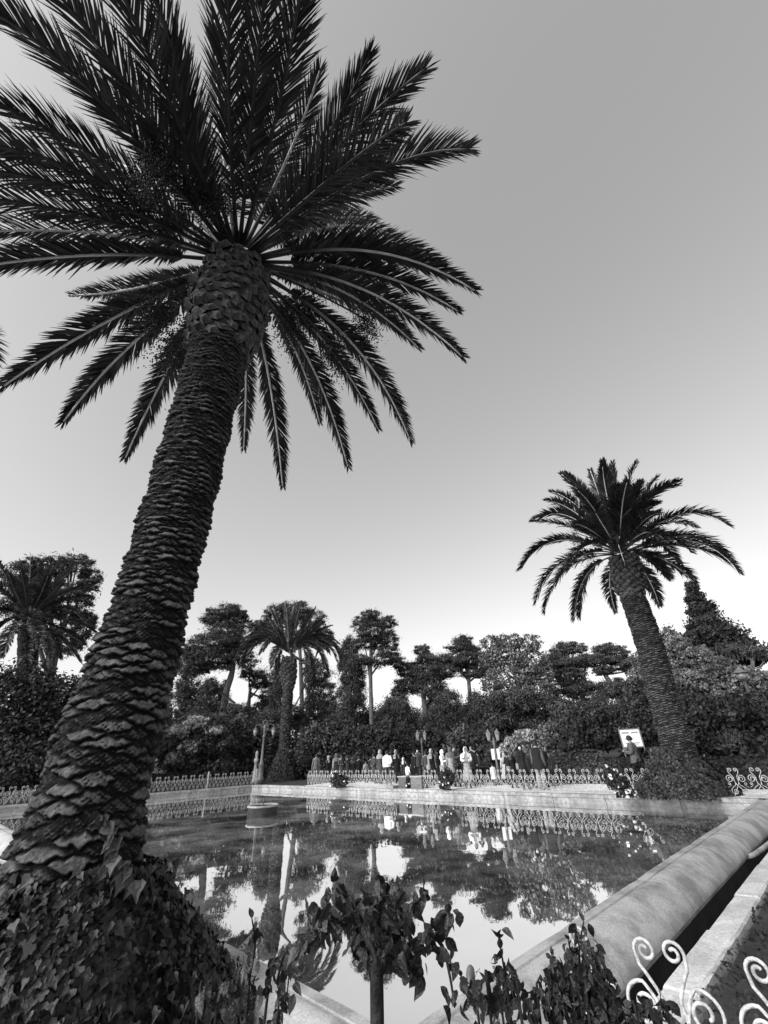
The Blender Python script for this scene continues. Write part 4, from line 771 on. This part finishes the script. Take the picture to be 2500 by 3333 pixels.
# right palm and small palm mounds
mc = np.array([rp[0][0], rp[0][1], .24])
iv2 = empty('ivy', mc, label='dense conical ivy mound hiding the foot of the right palm', cat='ivy')
P, N_ = mound_pts(12000, (0, 0, 0), 1.62, .46, 1.25, 80, pw=.95); link('leaves', joined_leaves(P, N_, .085, 'ivy', 81)[0], M['ivy'], iv2, kind='stuff')
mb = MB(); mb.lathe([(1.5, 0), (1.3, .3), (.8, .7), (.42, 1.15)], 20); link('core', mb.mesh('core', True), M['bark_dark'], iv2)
mc = np.array([*at_D(922, 2555, DSP)[:2], .22])
iv3 = empty('ivy', mc, label='round ivy mound hiding the foot of the small palm by the lamp post', cat='ivy')
P, N_ = mound_pts(8000, (0, 0, 0), 1.35, .42, 1.9, 82, pw=.8); link('leaves', joined_leaves(P, N_, .11, 'ivy', 83)[0], M['ivy'], iv3, kind='stuff')
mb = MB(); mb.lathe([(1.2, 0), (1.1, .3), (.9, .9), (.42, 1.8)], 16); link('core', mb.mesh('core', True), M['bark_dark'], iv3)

# ================================================================ foreground roses
def dpt(u, v, dep): return CAM + sight(u, v) * dep
def twig_plant(name, label, stems, dep, leafsize, seed, cat='rose bush', spacing=.045, r0=.008, base=None, extra=None):
    """stems: photo polylines from low to high; leaves in sprays along them"""
    r = random.Random(seed); b0 = dpt(*stems[0][0], dep) if base is None else base; off = np.array([b0[0], b0[1], .05]); t = empty(name, off, label=label, cat=cat)
    k = 0
    for st in stems:
        dd = dep + r.uniform(-.12, .12); pts = [dpt(u, v, dd + .03 * math.sin(i * 1.7)) - off for i, (u, v) in enumerate(st)]
        if st[0][1] > 3280 and pts[0][2] > .02: pts = [np.array([pts[0][0] * .6, pts[0][1] * .6, 0])] + pts
        sp = smooth_pts(pts, 4); m = len(sp); mb = MB(); mb.tube(sp, [r0 * (1.2 - .8 * i / (m - 1)) for i in range(m)], 6); link('stem', mb.mesh('stem', True), M['stem'], t)
        s = 0
        for i in range(1, m):
            seg = np.linalg.norm(sp[i] - sp[i - 1]); s += seg
            vis = (sp[i] + off - CAM) @ _F
            while s > spacing:
                s -= spacing; p = sp[i] + (sp[i - 1] - sp[i]) * r.random()
                for sgn in range(r.choice((1, 2, 2, 3))):
                    dr = np.array([r.gauss(0, 1), r.gauss(0, .7), r.uniform(-.5, .5)]); dr = unit(dr) * leafsize * r.uniform(.2, .9)
                    nrm = unit(np.array([r.gauss(0, .6), -1 + r.gauss(0, .5), r.gauss(.3, .6)]))
                    leaf_objs([p + dr], [nrm], leafsize, ROSE, t, seed * 1000 + k); k += 1
        link('leaf', ROSE[0], None, t, sp[-1], (r.uniform(-.5, .5) + 1.4, 0, r.uniform(0, 6)), leafsize * .8)
    return t
DR = .82
rb = dpt(1228, 3330, DR); std = twig_plant('standard_rose', 'standard rose with a thick bare stem and bushy head in the centre foreground', [
    [(1232, 3180), (1180, 3060), (1130, 3000), (1040, 3020), (990, 3060), (940, 3110)], [(1232, 3150), (1190, 3020), (1150, 2950), (1110, 2900), (1090, 2870)], [(1235, 3130), (1235, 3000), (1240, 2920), (1225, 2850)],
    [(1240, 3130), (1300, 3020), (1330, 2960), (1370, 2920), (1380, 2880)], [(1240, 3150), (1320, 3080), (1390, 3030), (1430, 2990)], [(1390, 3030), (1440, 3080), (1465, 3180), (1480, 3280)], [(1240, 3120), (1270, 3000), (1290, 2920), (1300, 2890)],
    [(1240, 3150), (1290, 3100), (1340, 3080), (1370, 3110)], [(1235, 3100), (1180, 2990), (1200, 2930), (1170, 2890)], [(1150, 2950), (1120, 2990), (1085, 3010)], [(1300, 3020), (1290, 3080), (1260, 3120)], [(1240, 3060), (1270, 3060), (1300, 3150)],
    [(1200, 3040), (1150, 3030), (1150, 3100)], [(1040, 3020), (1060, 2960), (1065, 2940)], [(1430, 2990), (1445, 2970), (1460, 2975)], [(1230, 3040), (1210, 2960), (1260, 2940)], [(1320, 3080), (1360, 3150), (1350, 3180)], [(1250, 3080), (1200, 3000), (1130, 2930)]],
    DR, .024, 5, 'rose tree', .0135, .0035, base=rb)
mb = MB(); p0 = dpt(1228, 3330, DR) - np.array(std.location); p1 = dpt(1235, 3150, DR) - np.array(std.location); p2 = dpt(1232, 3080, DR) - np.array(std.location)
mb.tube(smooth_pts([np.array([p0[0], p0[1], -.02]), p0, p1, p2], 6), [.0145] * 6 + [.0140] * 6 + [.0135, .013, .012, .011, .010, .009, .008], 12); link('trunk', mb.mesh('trunk', True), M['stem'], std)
twig_plant('rose_bush', 'thin upright rose shoot with few leaves, left of the two right of the standard rose', [[(1665, 3333), (1655, 3230), (1640, 3150), (1622, 3050)], [(1665, 3333), (1650, 3200), (1630, 3090)], [(1600, 3333), (1605, 3280), (1585, 3200)], [(1700, 3333), (1690, 3280), (1700, 3230)], [(1560, 3333), (1545, 3260), (1500, 3180)], [(1640, 3333), (1625, 3290), (1640, 3240)]], 1.0, .026, 6, spacing=.028, r0=.0035)
twig_plant('rose_bush', 'bushier rose plant in front of the rounded pool rim at the bottom right', [[(1880, 3333), (1895, 3200), (1885, 3100), (1900, 3000)], [(1880, 3333), (1850, 3200), (1830, 3150), (1795, 3110)], [(1900, 3333), (1940, 3230), (1930, 3150), (1925, 3090)], [(1850, 3333), (1820, 3250), (1800, 3180)], [(1920, 3333), (1960, 3290), (1970, 3240)], [(1870, 3333), (1890, 3250), (1900, 3180), (1870, 3110)], [(1900, 3333), (1860, 3230), (1880, 3150), (1855, 3080)], [(1810, 3333), (1790, 3290), (1780, 3240)], [(2000, 3333), (1990, 3300), (1960, 3260)], [(1950, 3333), (1965, 3230), (1950, 3120)], [(1940, 3333), (1975, 3260), (1985, 3190)], [(1900, 3333), (1930, 3180), (1950, 3080)], [(1760, 3333), (1790, 3200), (1800, 3110)], [(1880, 3333), (1870, 3200), (1850, 3060)], [(1830, 3333), (1850, 3280), (1830, 3220)], [(1890, 3333), (1910, 3280), (1940, 3180)], [(1760, 3333), (1745, 3300), (1720, 3290)]], 1.15, .025, 7, spacing=.014, r0=.004)
twig_plant('rose_bush', 'dark leafy rose shoots left of the standard rose in front of the pool corner', [[(800, 3333), (810, 3200), (830, 3080), (820, 2990)], [(800, 3333), (760, 3230), (790, 3140)], [(860, 3333), (900, 3200), (930, 3100), (1000, 3040)], [(900, 3333), (930, 3260), (940, 3180)], [(700, 3333), (720, 3260), (700, 3200)], [(640, 3333), (660, 3250), (690, 3180)], [(740, 3333), (760, 3290), (750, 3240)]], 1.15, .030, 8, spacing=.024, r0=.004)
twig_plant('rose_bush', 'low rose shoots at the very bottom between the iron scrolls', [[(2130, 3333), (2110, 3300), (2090, 3270)], [(2180, 3333), (2160, 3300), (2150, 3250)], [(2080, 3333), (2060, 3310), (2020, 3300)]], 1.5, .04, 9, spacing=.02, r0=.005)

# ================================================================ lamps, notice board
def scroll_arm(mb, s, z, L):
    mb.tube(smooth_pts([(s * .04, 0, z - .25), (s * .14, 0, z - .02), (s * .30, 0, z + .06), (s * L, 0, z), (s * (L + .02), 0, z - .12)], 4), .02, 6); mb.tube([(s * x, y, zz) for x, y, zz in spiral(.17, z - .12, .08, 90, -330, 14, .3)], .014, 5)
P0 = at_D(843, 2572, 31.5); H_ = at_D(860, 2345, 31.5)[2]
lamp = empty('street_lamp', (P0[0], P0[1], .2), rad(20), label='ornate tall iron lamp post with two hanging lanterns at the far left pool corner', cat='street lamp'); h = H_ - .2
mb = MB(); mb.lathe([(.24, 0), (.24, .35), (.17, .42), (.16, 1.0), (.20, 1.05), (.12, 1.15), (.09, 1.3), (.07, 2.0), (.055, h - 1.0), (.09, h - .95), (.09, h - .9), (.05, h - .8), (.07, h - .5), (.10, h - .35), (.04, h - .25)], 14); link('pole', mb.mesh('pole', True), M['grey_iron'], lamp)
mb = MB(); mb.tube([(math.sin(a) * .13, 0, h - .12 + math.cos(a) * .13) for a in np.linspace(0, 2 * math.pi, 17)], .022, 5); mb.tube([(0, 0, h), (0, 0, h + .1)], .015, 5); link('finial', mb.mesh('finial', True), M['grey_iron'], lamp)
for s in (-1, 1):
    mb = MB(); scroll_arm(mb, s, h - .28, .55); a_ = link('arm', mb.mesh('arm', True), M['grey_iron'], lamp)
    mb = MB(); mb.lathe([(.02, 0), (.05, -.05), (.14, -.12), (.13, -.15)], 8, (s * .57, 0, h - .40)); l_ = link('lantern', mb.mesh('lantern'), M['grey_iron'], lamp)
    mb = MB(); mb.lathe([(.12, -.15), (.13, -.28), (.08, -.45), (.02, -.52)], 8, (s * .57, 0, h - .40)); link('lantern_glass', mb.mesh('lantern_glass', True), M['glass'], l_)
def small_lamp(u, vb, vt, D, label, lean=0, banner=False):
    b = at_D(u, vb, D); tt = at_D(u, vt, D); gz = .25; t = empty('street_lamp', (b[0], b[1], gz), label=label, cat='street lamp'); h = tt[2] - gz
    mb = MB(); mb.lathe([(.14, 0), (.12, .3), (.06, .4), (.05, h - .6), (.07, h - .55), (.03, h - .3)], 10); mb.tube([(-.22, 0, h - .42), (0, 0, h - .5), (.22, 0, h - .42)], .02, 5); link('pole', mb.mesh('pole', True), M['dark_iron'] if not banner else M['grey_iron'], t)
    for s in (-1, 1):
        mb = MB(); mb.lathe([(.06, -.42), (.10, -.18), (.12, -.14)], 6, (s * .2, 0, h)); g = link('lantern_glass', mb.mesh('lantern_glass'), M['glass'], t)
        mb = MB(); mb.lathe([(.13, -.14), (.05, -.03), (.01, .06)], 6, (s * .2, 0, h)); link('lantern_cap', mb.mesh('lantern_cap'), M['grey_iron'], t)
        if banner:
            mb = MB(); mb.box((s * .11, 0, h - .95), (.15, .02, .42)); link('banner', mb.mesh('banner'), M['white_panel'], t)
small_lamp(1383, 2560, 2380, 27, 'small twin lantern post between two thin tree trunks in the middle')
small_lamp(1628, 2555, 2375, 22, 'twin lantern post carrying two small white banners', banner=True)
b = at_D(2415, 2200, 29); gl = empty('street_lamp', (b[0], b[1], .25), label='globe lamp with a conical hood among the trees at the right edge', cat='street lamp'); zz = (b[2] - .25) / 1.5; gl.scale = (1.5,) * 3
mb = MB(); mb.lathe([(.06, 0), (.05, zz - .2), (.08, zz - .12)], 8); link('pole', mb.mesh('pole'), M['dark_iron'], gl)
mb = MB(); mb.lathe([(.05, -.15), (.14, -.10), (.17, 0), (.15, .09)], 12, (0, 0, zz)); link('globe', mb.mesh('globe', True), M['glass'], gl)
mb = MB(); mb.lathe([(.24, .09), (.16, .14), (.05, .25), (.01, .30)], 12, (0, 0, zz)); link('hood', mb.mesh('hood', True), M['grey_iron'], gl)
p_ = on_line(off_line(left_l, 1.1), 829, .6)
mb = MB(); mb.lathe([(.16, 0), (.16, .25), (.11, .32), (.10, 1.15), (.15, 1.22), (.14, 1.34), (.06, 1.42), (.10, 1.55), (.09, 1.72), (.02, 1.80)], 12)
link('stone_pillar', mb.mesh('stone_pillar', True), M['stone'], None, (*p_, .22), label='pale stone pillar with a rounded top just left of the ornate lamp post', cat='pillar')
# notice board
a = at_D(2013, 2375, 23.5); b = at_D(2080, 2375, 23.5); c = at_D(2047, 2432, 23.5); w = np.linalg.norm((b - a)[:2]); rz = math.atan2((b - a)[1], (b - a)[0]); hz = a[2] - c[2]; ctr = (a + b) / 2
nb = empty('notice_board', (ctr[0], ctr[1], .25), rz, label='white notice board on a dark frame behind the man with the jacket', cat='sign'); z1 = a[2] - .25; z0 = z1 - hz
mb = MB(); mb.box((0, 0, (z0 + z1) / 2), (w * .94, .03, hz * .94)); link('panel', mb.mesh('panel'), M['white_panel'], nb)
for s in (-1, 1):
    mb = MB(); mb.box((s * w / 2, 0, (z1 + .05) / 2), (.05, .05, z1 + .05)); link('post', mb.mesh('post'), M['grey_iron'], nb)
for z in (z0, z1):
    mb = MB(); mb.box((0, 0, z), (w - .052, .045, .045)); link('rail', mb.mesh('rail'), M['grey_iron'], nb)
for (x, z, ww, hh_) in ((-.22, .80, .36, .10), (.24, .80, .34, .10), (0, .22, .7, .06), (0, .12, .6, .03), (-.1, .5, .5, .04)):
    mb = MB(); mb.box((x * w, -.018, z0 + hz * z), (ww * w, .006, hh_ * hz)); link('print', mb.mesh('print'), M['grey_print'], nb)

# ================================================================ people
def skin_body(V, E, R_, root=0):
    me = bpy.data.meshes.new('body'); me.from_pydata(V, E, []); o = bpy.data.objects.new('tmp', me); COL.objects.link(o)
    o.modifiers.new('s', 'SKIN'); sv = me.skin_vertices[0].data
    for i, r in enumerate(R_): sv[i].radius = (r if isinstance(r, tuple) else (r, r)); sv[i].use_root = (i == root)
    s = o.modifiers.new('d', 'SUBSURF'); s.levels = 1
    dg = bpy.context.evaluated_depsgraph_get(); m = bpy.data.meshes.new_from_object(o.evaluated_get(dg)); bpy.data.objects.remove(o); m.name = 'body'
    m.polygons.foreach_set('use_smooth', [True] * len(m.polygons)); return m
def person(u, vh, D, label, face, coat='black', hem=.75, trousers='dgrey', head='hair', arms='down', sleeves=None, mask=False, gz=.255, scarf='white', turn=0, crouch=0, bulk=1.0, group=None):
    wl = on_line(off_line(far_l, .3), u, .4); wd = math.hypot(*wl); D = wd * (1 + max(-.02, (D / wd - 1)) * .6) + 1.0
    hp = at_D(u, vh, D); Ht = hp[2] - gz; Ht = max(.8, min(1.95, Ht)); s = Ht / 1.70
    t = empty('person', (hp[0], hp[1], gz), face, label=label, cat='person', group=group); t.scale = (s, s, s); t.rotation_euler = (rad(rnd.uniform(-4, 5)), rad(rnd.uniform(-3, 3)), face)
    # faces +Y in its own frame
    A = {'down': ((.21, .0, 1.13), (.24, .05, .88), (.24, .08, .80)), 'fold': ((.23, .03, 1.15), (.10, .22, 1.12), (.02, .24, 1.14)), 'up': ((.30, .08, 1.45), (.17, .14, 1.62), (.12, .12, 1.68)), 'front': ((.22, .04, 1.14), (.15, .28, 1.18), (.12, .34, 1.22)), 'out': ((.34, .08, 1.30), (.55, .16, 1.30), (.63, .18, 1.31)), 'back': ((.24, -.06, 1.14), (.10, -.17, 1.00), (.03, -.18, .97))}
    if not isinstance(arms, tuple): arms = (arms, arms)
    V = [(0, 0, .95), (0, 0, 1.12), (0, 0, 1.32), (0, 0, 1.44), (0, .005, 1.50), (0, .02, 1.58), (0, .02, 1.655)]; Rr = [(.15, .11), (.13, .10), (.16, .11), (.08, .07), .052, .085, .07]; E_ = [(0, 1), (1, 2), (2, 3), (3, 4), (4, 5), (5, 6)]
    arm_pts = []
    for sg, k in ((-1, arms[0]), (1, arms[1])):
        i = len(V); q = [(.17, 0, 1.40)] + list(A[k]); q = [(sg * x, y, z) for x, y, z in q]; V += q; Rr += [.055, .042, .030, .034]; E_ += [(3, i), (i, i + 1), (i + 1, i + 2), (i + 2, i + 3)]; arm_pts.append(q)
    legs = []
    for sg in (-1, 1):
        i = len(V); st = .06 * sg * rnd.uniform(-1, 1); q = [(sg * .09, 0, .88), (sg * .10, .02 + st, .48), (sg * .11, st * 1.6, .08), (sg * .12, .12 + st * 1.6, .035)]; V += q; Rr += [.085, .06, .038, .032]; E_ += [(0, i), (i, i + 1), (i + 1, i + 2), (i + 2, i + 3)]; legs.append(q)
    link('body', skin_body(V, E_, Rr), M['skin'], t)
    # nose and ears give the head a face
    mb = MB(); mb.tube([(0, .095, 1.61), (0, .122, 1.575)], [.008, .014], 5); link('nose', mb.mesh('nose'), M['skin'], t)
    for sg in (-1, 1): mb = MB(); mb.lathe([(.001, -.006), (.009, 0), (.001, .006)], 6, (sg * .03, .10, 1.60)); link('eye', mb.mesh('eye'), M['hair'], t)
    mb = MB()
    prof = [(.07, 1.475, .065), (.15, 1.43, .10), (.185, 1.36, .13), (.175, 1.2, .125), (.155, 1.08, .12), (.175, .95, .14)]
    z = .95
    while z - .1 > hem: z -= .1; prof.append((.175 + (.95 - z) * .16, z, .14 + (.95 - z) * .16))
    prof.append((.18 + (.95 - hem) * .17, hem, .145 + (.95 - hem) * .17)); n = 16; V2 = []; F2 = []
    for j, (rx, zz_, ry) in enumerate(prof):
        for k in range(n):
            a = 2 * math.pi * k / n; fold = 1 + (.06 * math.sin(a * 5 + u) * max(0, (1.0 - zz_)) * 1.5); V2.append((rx * bulk * math.cos(a) * fold, ry * bulk * math.sin(a) * fold, zz_))
    for j in range(len(prof) - 1):
        for k in range(n): F2.append((j * n + k, (j + 1) * n + k, (j + 1) * n + (k + 1) % n, j * n + (k + 1) % n))
    F2.append(tuple(range(n))); mb.add(V2, F2); link('coat', mb.mesh('coat', True), M[coat], t)
    for q in arm_pts:
        mb = MB(); pts = smooth_pts(q[:3], 4); mb.tube(pts, [.072 * bulk * (1 - .35 * i / (len(pts) - 1)) for i in range(len(pts))], 8); link('sleeve', mb.mesh('sleeve', True), M[sleeves or coat], t)
    for q in legs:
        mb = MB(); mb.tube(smooth_pts([(q[0][0], q[0][1], .93)] + [q[1], (q[2][0], q[2][1], .07)], 4), [.105, .10, .095, .09, .085, .08, .075, .07, .065], 9); link('trouser_leg', mb.mesh('trouser_leg', True), M[trousers], t)
        mb = MB(); mb.tube([(q[2][0], q[2][1] - .05, .04), (q[2][0], q[2][1] + .03, .05), (q[3][0], q[3][1] + .05, .03)], [.045, .052, .035], 7, flat=.8); link('shoe', mb.mesh('shoe', True), M['black'], t)
    # hair or headscarf: shell with an open face
    def shell(r, z0, mt_, nm, drape=False):
        V3 = []; F3 = []; nn, mm = 14, 8
        for j in range(mm + 1):
            ph = j / mm * (math.pi * (.62 if not drape else .66))
            for k in range(nn + 1):
                a = rad(128) + (rad(284)) * k / nn if j > 2 else 2 * math.pi * k / nn + rad(128) - rad(76) * 0
                a2 = math.pi / 2 + rad(42) + rad(276) * k / nn if j > 3 else math.pi / 2 + rad(8) + rad(344) * k / nn
                V3.append((r * math.sin(ph) * math.cos(a2) * .93, .02 + r * math.sin(ph) * math.sin(a2) * 1.08 - .008, 1.59 + r * math.cos(ph) * 1.18))
        if drape:
            for rr_, z_ in ((.085, 1.50), (.14, 1.44), (.20, 1.37), (.205, 1.25)):
                for k in range(nn + 1): a2 = math.pi / 2 + rad(22) + rad(316) * k / nn; V3.append((rr_ * math.cos(a2) * 1.05, .0 + rr_ * math.sin(a2) * .78, z_))
            mm += 4
        for j in range(mm):
            for k in range(nn): F3.append((j * (nn + 1) + k, (j + 1) * (nn + 1) + k, (j + 1) * (nn + 1) + k + 1, j * (nn + 1) + k + 1))
        link(nm, pymesh(nm, V3, F3, True), M[mt_], t)
    if head == 'hair': shell(.108, 0, 'hair', 'hair')
    elif head == 'long': shell(.112, 0, 'hair', 'hair', True)
    else: shell(.118, 0, scarf, 'headscarf', True)
    if rnd.random() < .35:
        mb = MB(); mb.box((.23, -.02, .86), (.09, .24, .22)); bg_ = link('shoulder_bag', mb.mesh('shoulder_bag'), M[rnd.choice(('black', 'dgrey', 'lgrey'))], t)
        mb = MB(); mb.tube([(.21, .05, .97), (.10, .16, 1.25), (-.10, .06, 1.46), (-.05, -.10, 1.40), (.20, -.10, .97)], .012, 4); link('strap', mb.mesh('strap'), M['black'], bg_)
    if mask:
        mb = MB(); mb.lathe([(.02, -.05), (.06, -.035), (.062, .03), (.03, .04)], 8, (0, .06, 1.565), 1, .85); link('mask', mb.mesh('mask', True), M['white'], t)
    return t
to_cam = lambda u: math.atan2(-sight(u, 2450)[1], -sight(u, 2450)[0]) - math.pi / 2     # facing that looks at the camera
PE = [
 dict(u=1027, vh=2455, D=27.5, label='man seen from behind in a grey jacket and light trousers, leftmost of the people', off=180, coat='mgrey', hem=.85, trousers='mgrey'),
 dict(u=1072, vh=2460, D=29, label='woman in a long black coat and pale headscarf near the white flowered bush', off=60, coat='black', hem=.3, head='scarf', scarf='lgrey'),
 dict(u=1098, vh=2453, D=27.0, label='person in black vest with light sleeves and long pale headscarf seen from behind', off=170, coat='black', sleeves='lgrey', hem=.5, head='scarf', scarf='mgrey'),
 dict(u=1128, vh=2459, D=27.5, label='person in dark clothes stretching an arm out beside the white flowered bush', off=-90, coat='dgrey', arms=('out', 'front')),
 dict(u=1191, vh=2477, D=27, label='small child in patterned white top between dark clothed adults', off=20, coat='pattern', hem=.8, head='hair'),
 dict(u=1168, vh=2462, D=29, label='person dressed all in black left of the patterned child', off=200, coat='black', hem=.6),
 dict(u=1207, vh=2462, D=28.4, label='person dressed all in black right of the patterned child', off=150, coat='black', hem=.7),
 dict(u=1235, vh=2441, D=25.2, label='woman in a dark coat and white headscarf left of the white shirted man', off=150, coat='dgrey', hem=.45, head='scarf', scarf='lgrey'),
 dict(u=1262, vh=2443, D=24.2, label='man in a bright white shirt seen from behind with one hand on his back', off=175, coat='white', hem=.88, sleeves='white', trousers='dgrey', arms=('down', 'back'), bulk=1.12),
 dict(u=1289, vh=2441, D=26, label='person in dark top with pale headscarf right of the white shirted man', off=20, coat='black', hem=.6, head='scarf', scarf='lgrey'),
 dict(u=1325, vh=2486, D=23.6, label='child in a white shirt behind the stone planters', off=140, coat='white', hem=.8, trousers='dgrey'),
 dict(u=1316, vh=2466, D=26, label='seated looking person with a pale cap above the white shirted child', off=30, coat='dgrey', hem=.6, head='scarf', scarf='white'),
 dict(u=1358, vh=2437, D=29, label='distant person with a white face mask and dark clothes', off=0, coat='dgrey', hem=.7, mask=True),
 dict(u=1402, vh=2438, D=22.4, label='person in black waistcoat with white sleeves looking down, right of the planters', off=40, coat='black', sleeves='lgrey', hem=.6, head='scarf', scarf='lgrey', arms='down'),
 dict(u=1438, vh=2441, D=21.8, label='woman in white headscarf and long white robe holding something, seen from the side', off=80, coat='white', hem=.4, head='scarf', arms='front'),
 dict(u=1463, vh=2432, D=21.0, label='woman in a long patterned grey coat seen from behind', off=165, coat='pattern', hem=.35, head='scarf', scarf='mgrey'),
 dict(u=1481, vh=2420, D=21.0, label='man in dark suit with light tie beside the patterned coat', off=70, coat='dgrey', hem=.8, trousers='black', arms='front'),
 dict(u=1512, vh=2432, D=19.8, label='woman in bright white headscarf and long pale shawl with folded arms, facing the pool', off=0, coat='lgrey', hem=.3, head='scarf', sleeves='white', arms='fold'),
 dict(u=1534, vh=2426, D=21.2, label='tall man in black standing behind the woman with the white headscarf', off=-30, coat='black', hem=.7, trousers='black'),
 dict(u=1605, vh=2512, D=21.5, label='toddler in white behind the long fence', off=200, coat='white', hem=.5),
 dict(u=1566, vh=2500, D=22, label='dark haired child in black left of the toddler', off=150, coat='black', hem=.6),
 dict(u=1634, vh=2452, D=23, label='woman in white half hidden by the post with the banners', off=180, coat='white', hem=.3, head='scarf'),
 dict(u=1656, vh=2442, D=19.5, label='woman in black coat and dark headscarf left of the masked woman', off=30, coat='black', hem=.4, head='scarf', scarf='dgrey'),
 dict(u=1672, vh=2432, D=21.2, label='man in dark jacket behind the masked woman', off=200, coat='dgrey', hem=.8),
 dict(u=1688, vh=2424, D=18.6, label='woman in long black dress with white mask raising both hands to her head', off=5, coat='black', hem=.3, arms='up', mask=True, head='scarf', scarf='black', sleeves='mgrey'),
 dict(u=1708, vh=2436, D=19.6, label='person in long grey cloak between the masked woman and the broad black coat', off=170, coat='mgrey', hem=.3, head='scarf', scarf='mgrey'),
 dict(u=1738, vh=2412, D=18.0, label='broad person in a black coat with light striped sleeves and pale trousers, seen from behind', off=160, coat='black', sleeves='mgrey', hem=.7, trousers='lgrey', bulk=1.3),
 dict(u=1768, vh=2432, D=20.5, label='person in light grey jacket just right of the broad black coat', off=200, coat='mgrey', hem=.7, head='scarf', scarf='lgrey'),
 dict(u=2050, vh=2394, D=19.0, label='man in light brown looking grey patterned jacket carrying a bag in front of the notice board', off=-100, coat='mgrey', hem=.80, trousers='black', arms='front', bulk=1.25, gz=.25),
]
EX = [(1112, 2458, 27, 'man in dark jacket between the pale headscarf and the outstretched arm', 'dgrey', 'hair'), (1150, 2464, 28, 'woman in black robe right of the outstretched arm', 'black', 'scarf'), (1220, 2452, 26, 'man in dark grey coat left of the woman in white headscarf', 'dgrey', 'hair'),
      (1340, 2447, 27, 'dark dressed person behind the right stone planter', 'black', 'hair'), (1385, 2446, 25, 'person in dark grey behind the twin lantern post', 'dgrey', 'hair'), (1420, 2444, 24, 'person in black between the waistcoat and the white robe', 'black', 'long'),
      (1496, 2436, 22.5, 'dark coated person left of the woman with folded arms', 'black', 'long'), (1550, 2440, 23, 'person in dark coat right of the tall man in black', 'dgrey', 'hair'), (1645, 2448, 22, 'person in dark coat right of the post with banners', 'black', 'hair'),
      (1720, 2428, 20.5, 'person in black between the grey cloak and the broad black coat', 'black', 'long'), (1755, 2426, 20, 'long haired person in black behind the broad black coat', 'black', 'long'), (1785, 2440, 21, 'rightmost person of the crowd, small and dark beside the clipped hedge', 'dgrey', 'hair')]
for i, (u_, v_, D_, l_, c_, h_) in enumerate(EX): PE.append(dict(u=u_, vh=v_, D=D_, label=l_, off=(40, 190, 120, -60, 160)[i % 5], coat=c_, hem=(.5, .85, .35)[i % 3], head=h_, scarf='dgrey', arms=(('down', 'fold'), ('front', 'down'), 'back', 'down')[i % 4], bulk=1 + .06 * (i % 4)))
PE.append(PE.pop(28)) if len(PE) > 29 else None
PE[-1]['label'] = 'man in a speckled grey jacket and black trousers in front of the notice board'
for p in PE:
    p = dict(p); off = p.pop('off'); person(face=to_cam(p['u']) + rad(off), **p)
print('objects', len(bpy.data.objects), 'tris', sum(len(m.loops) - 2 * len(m.polygons) for m in bpy.data.meshes))
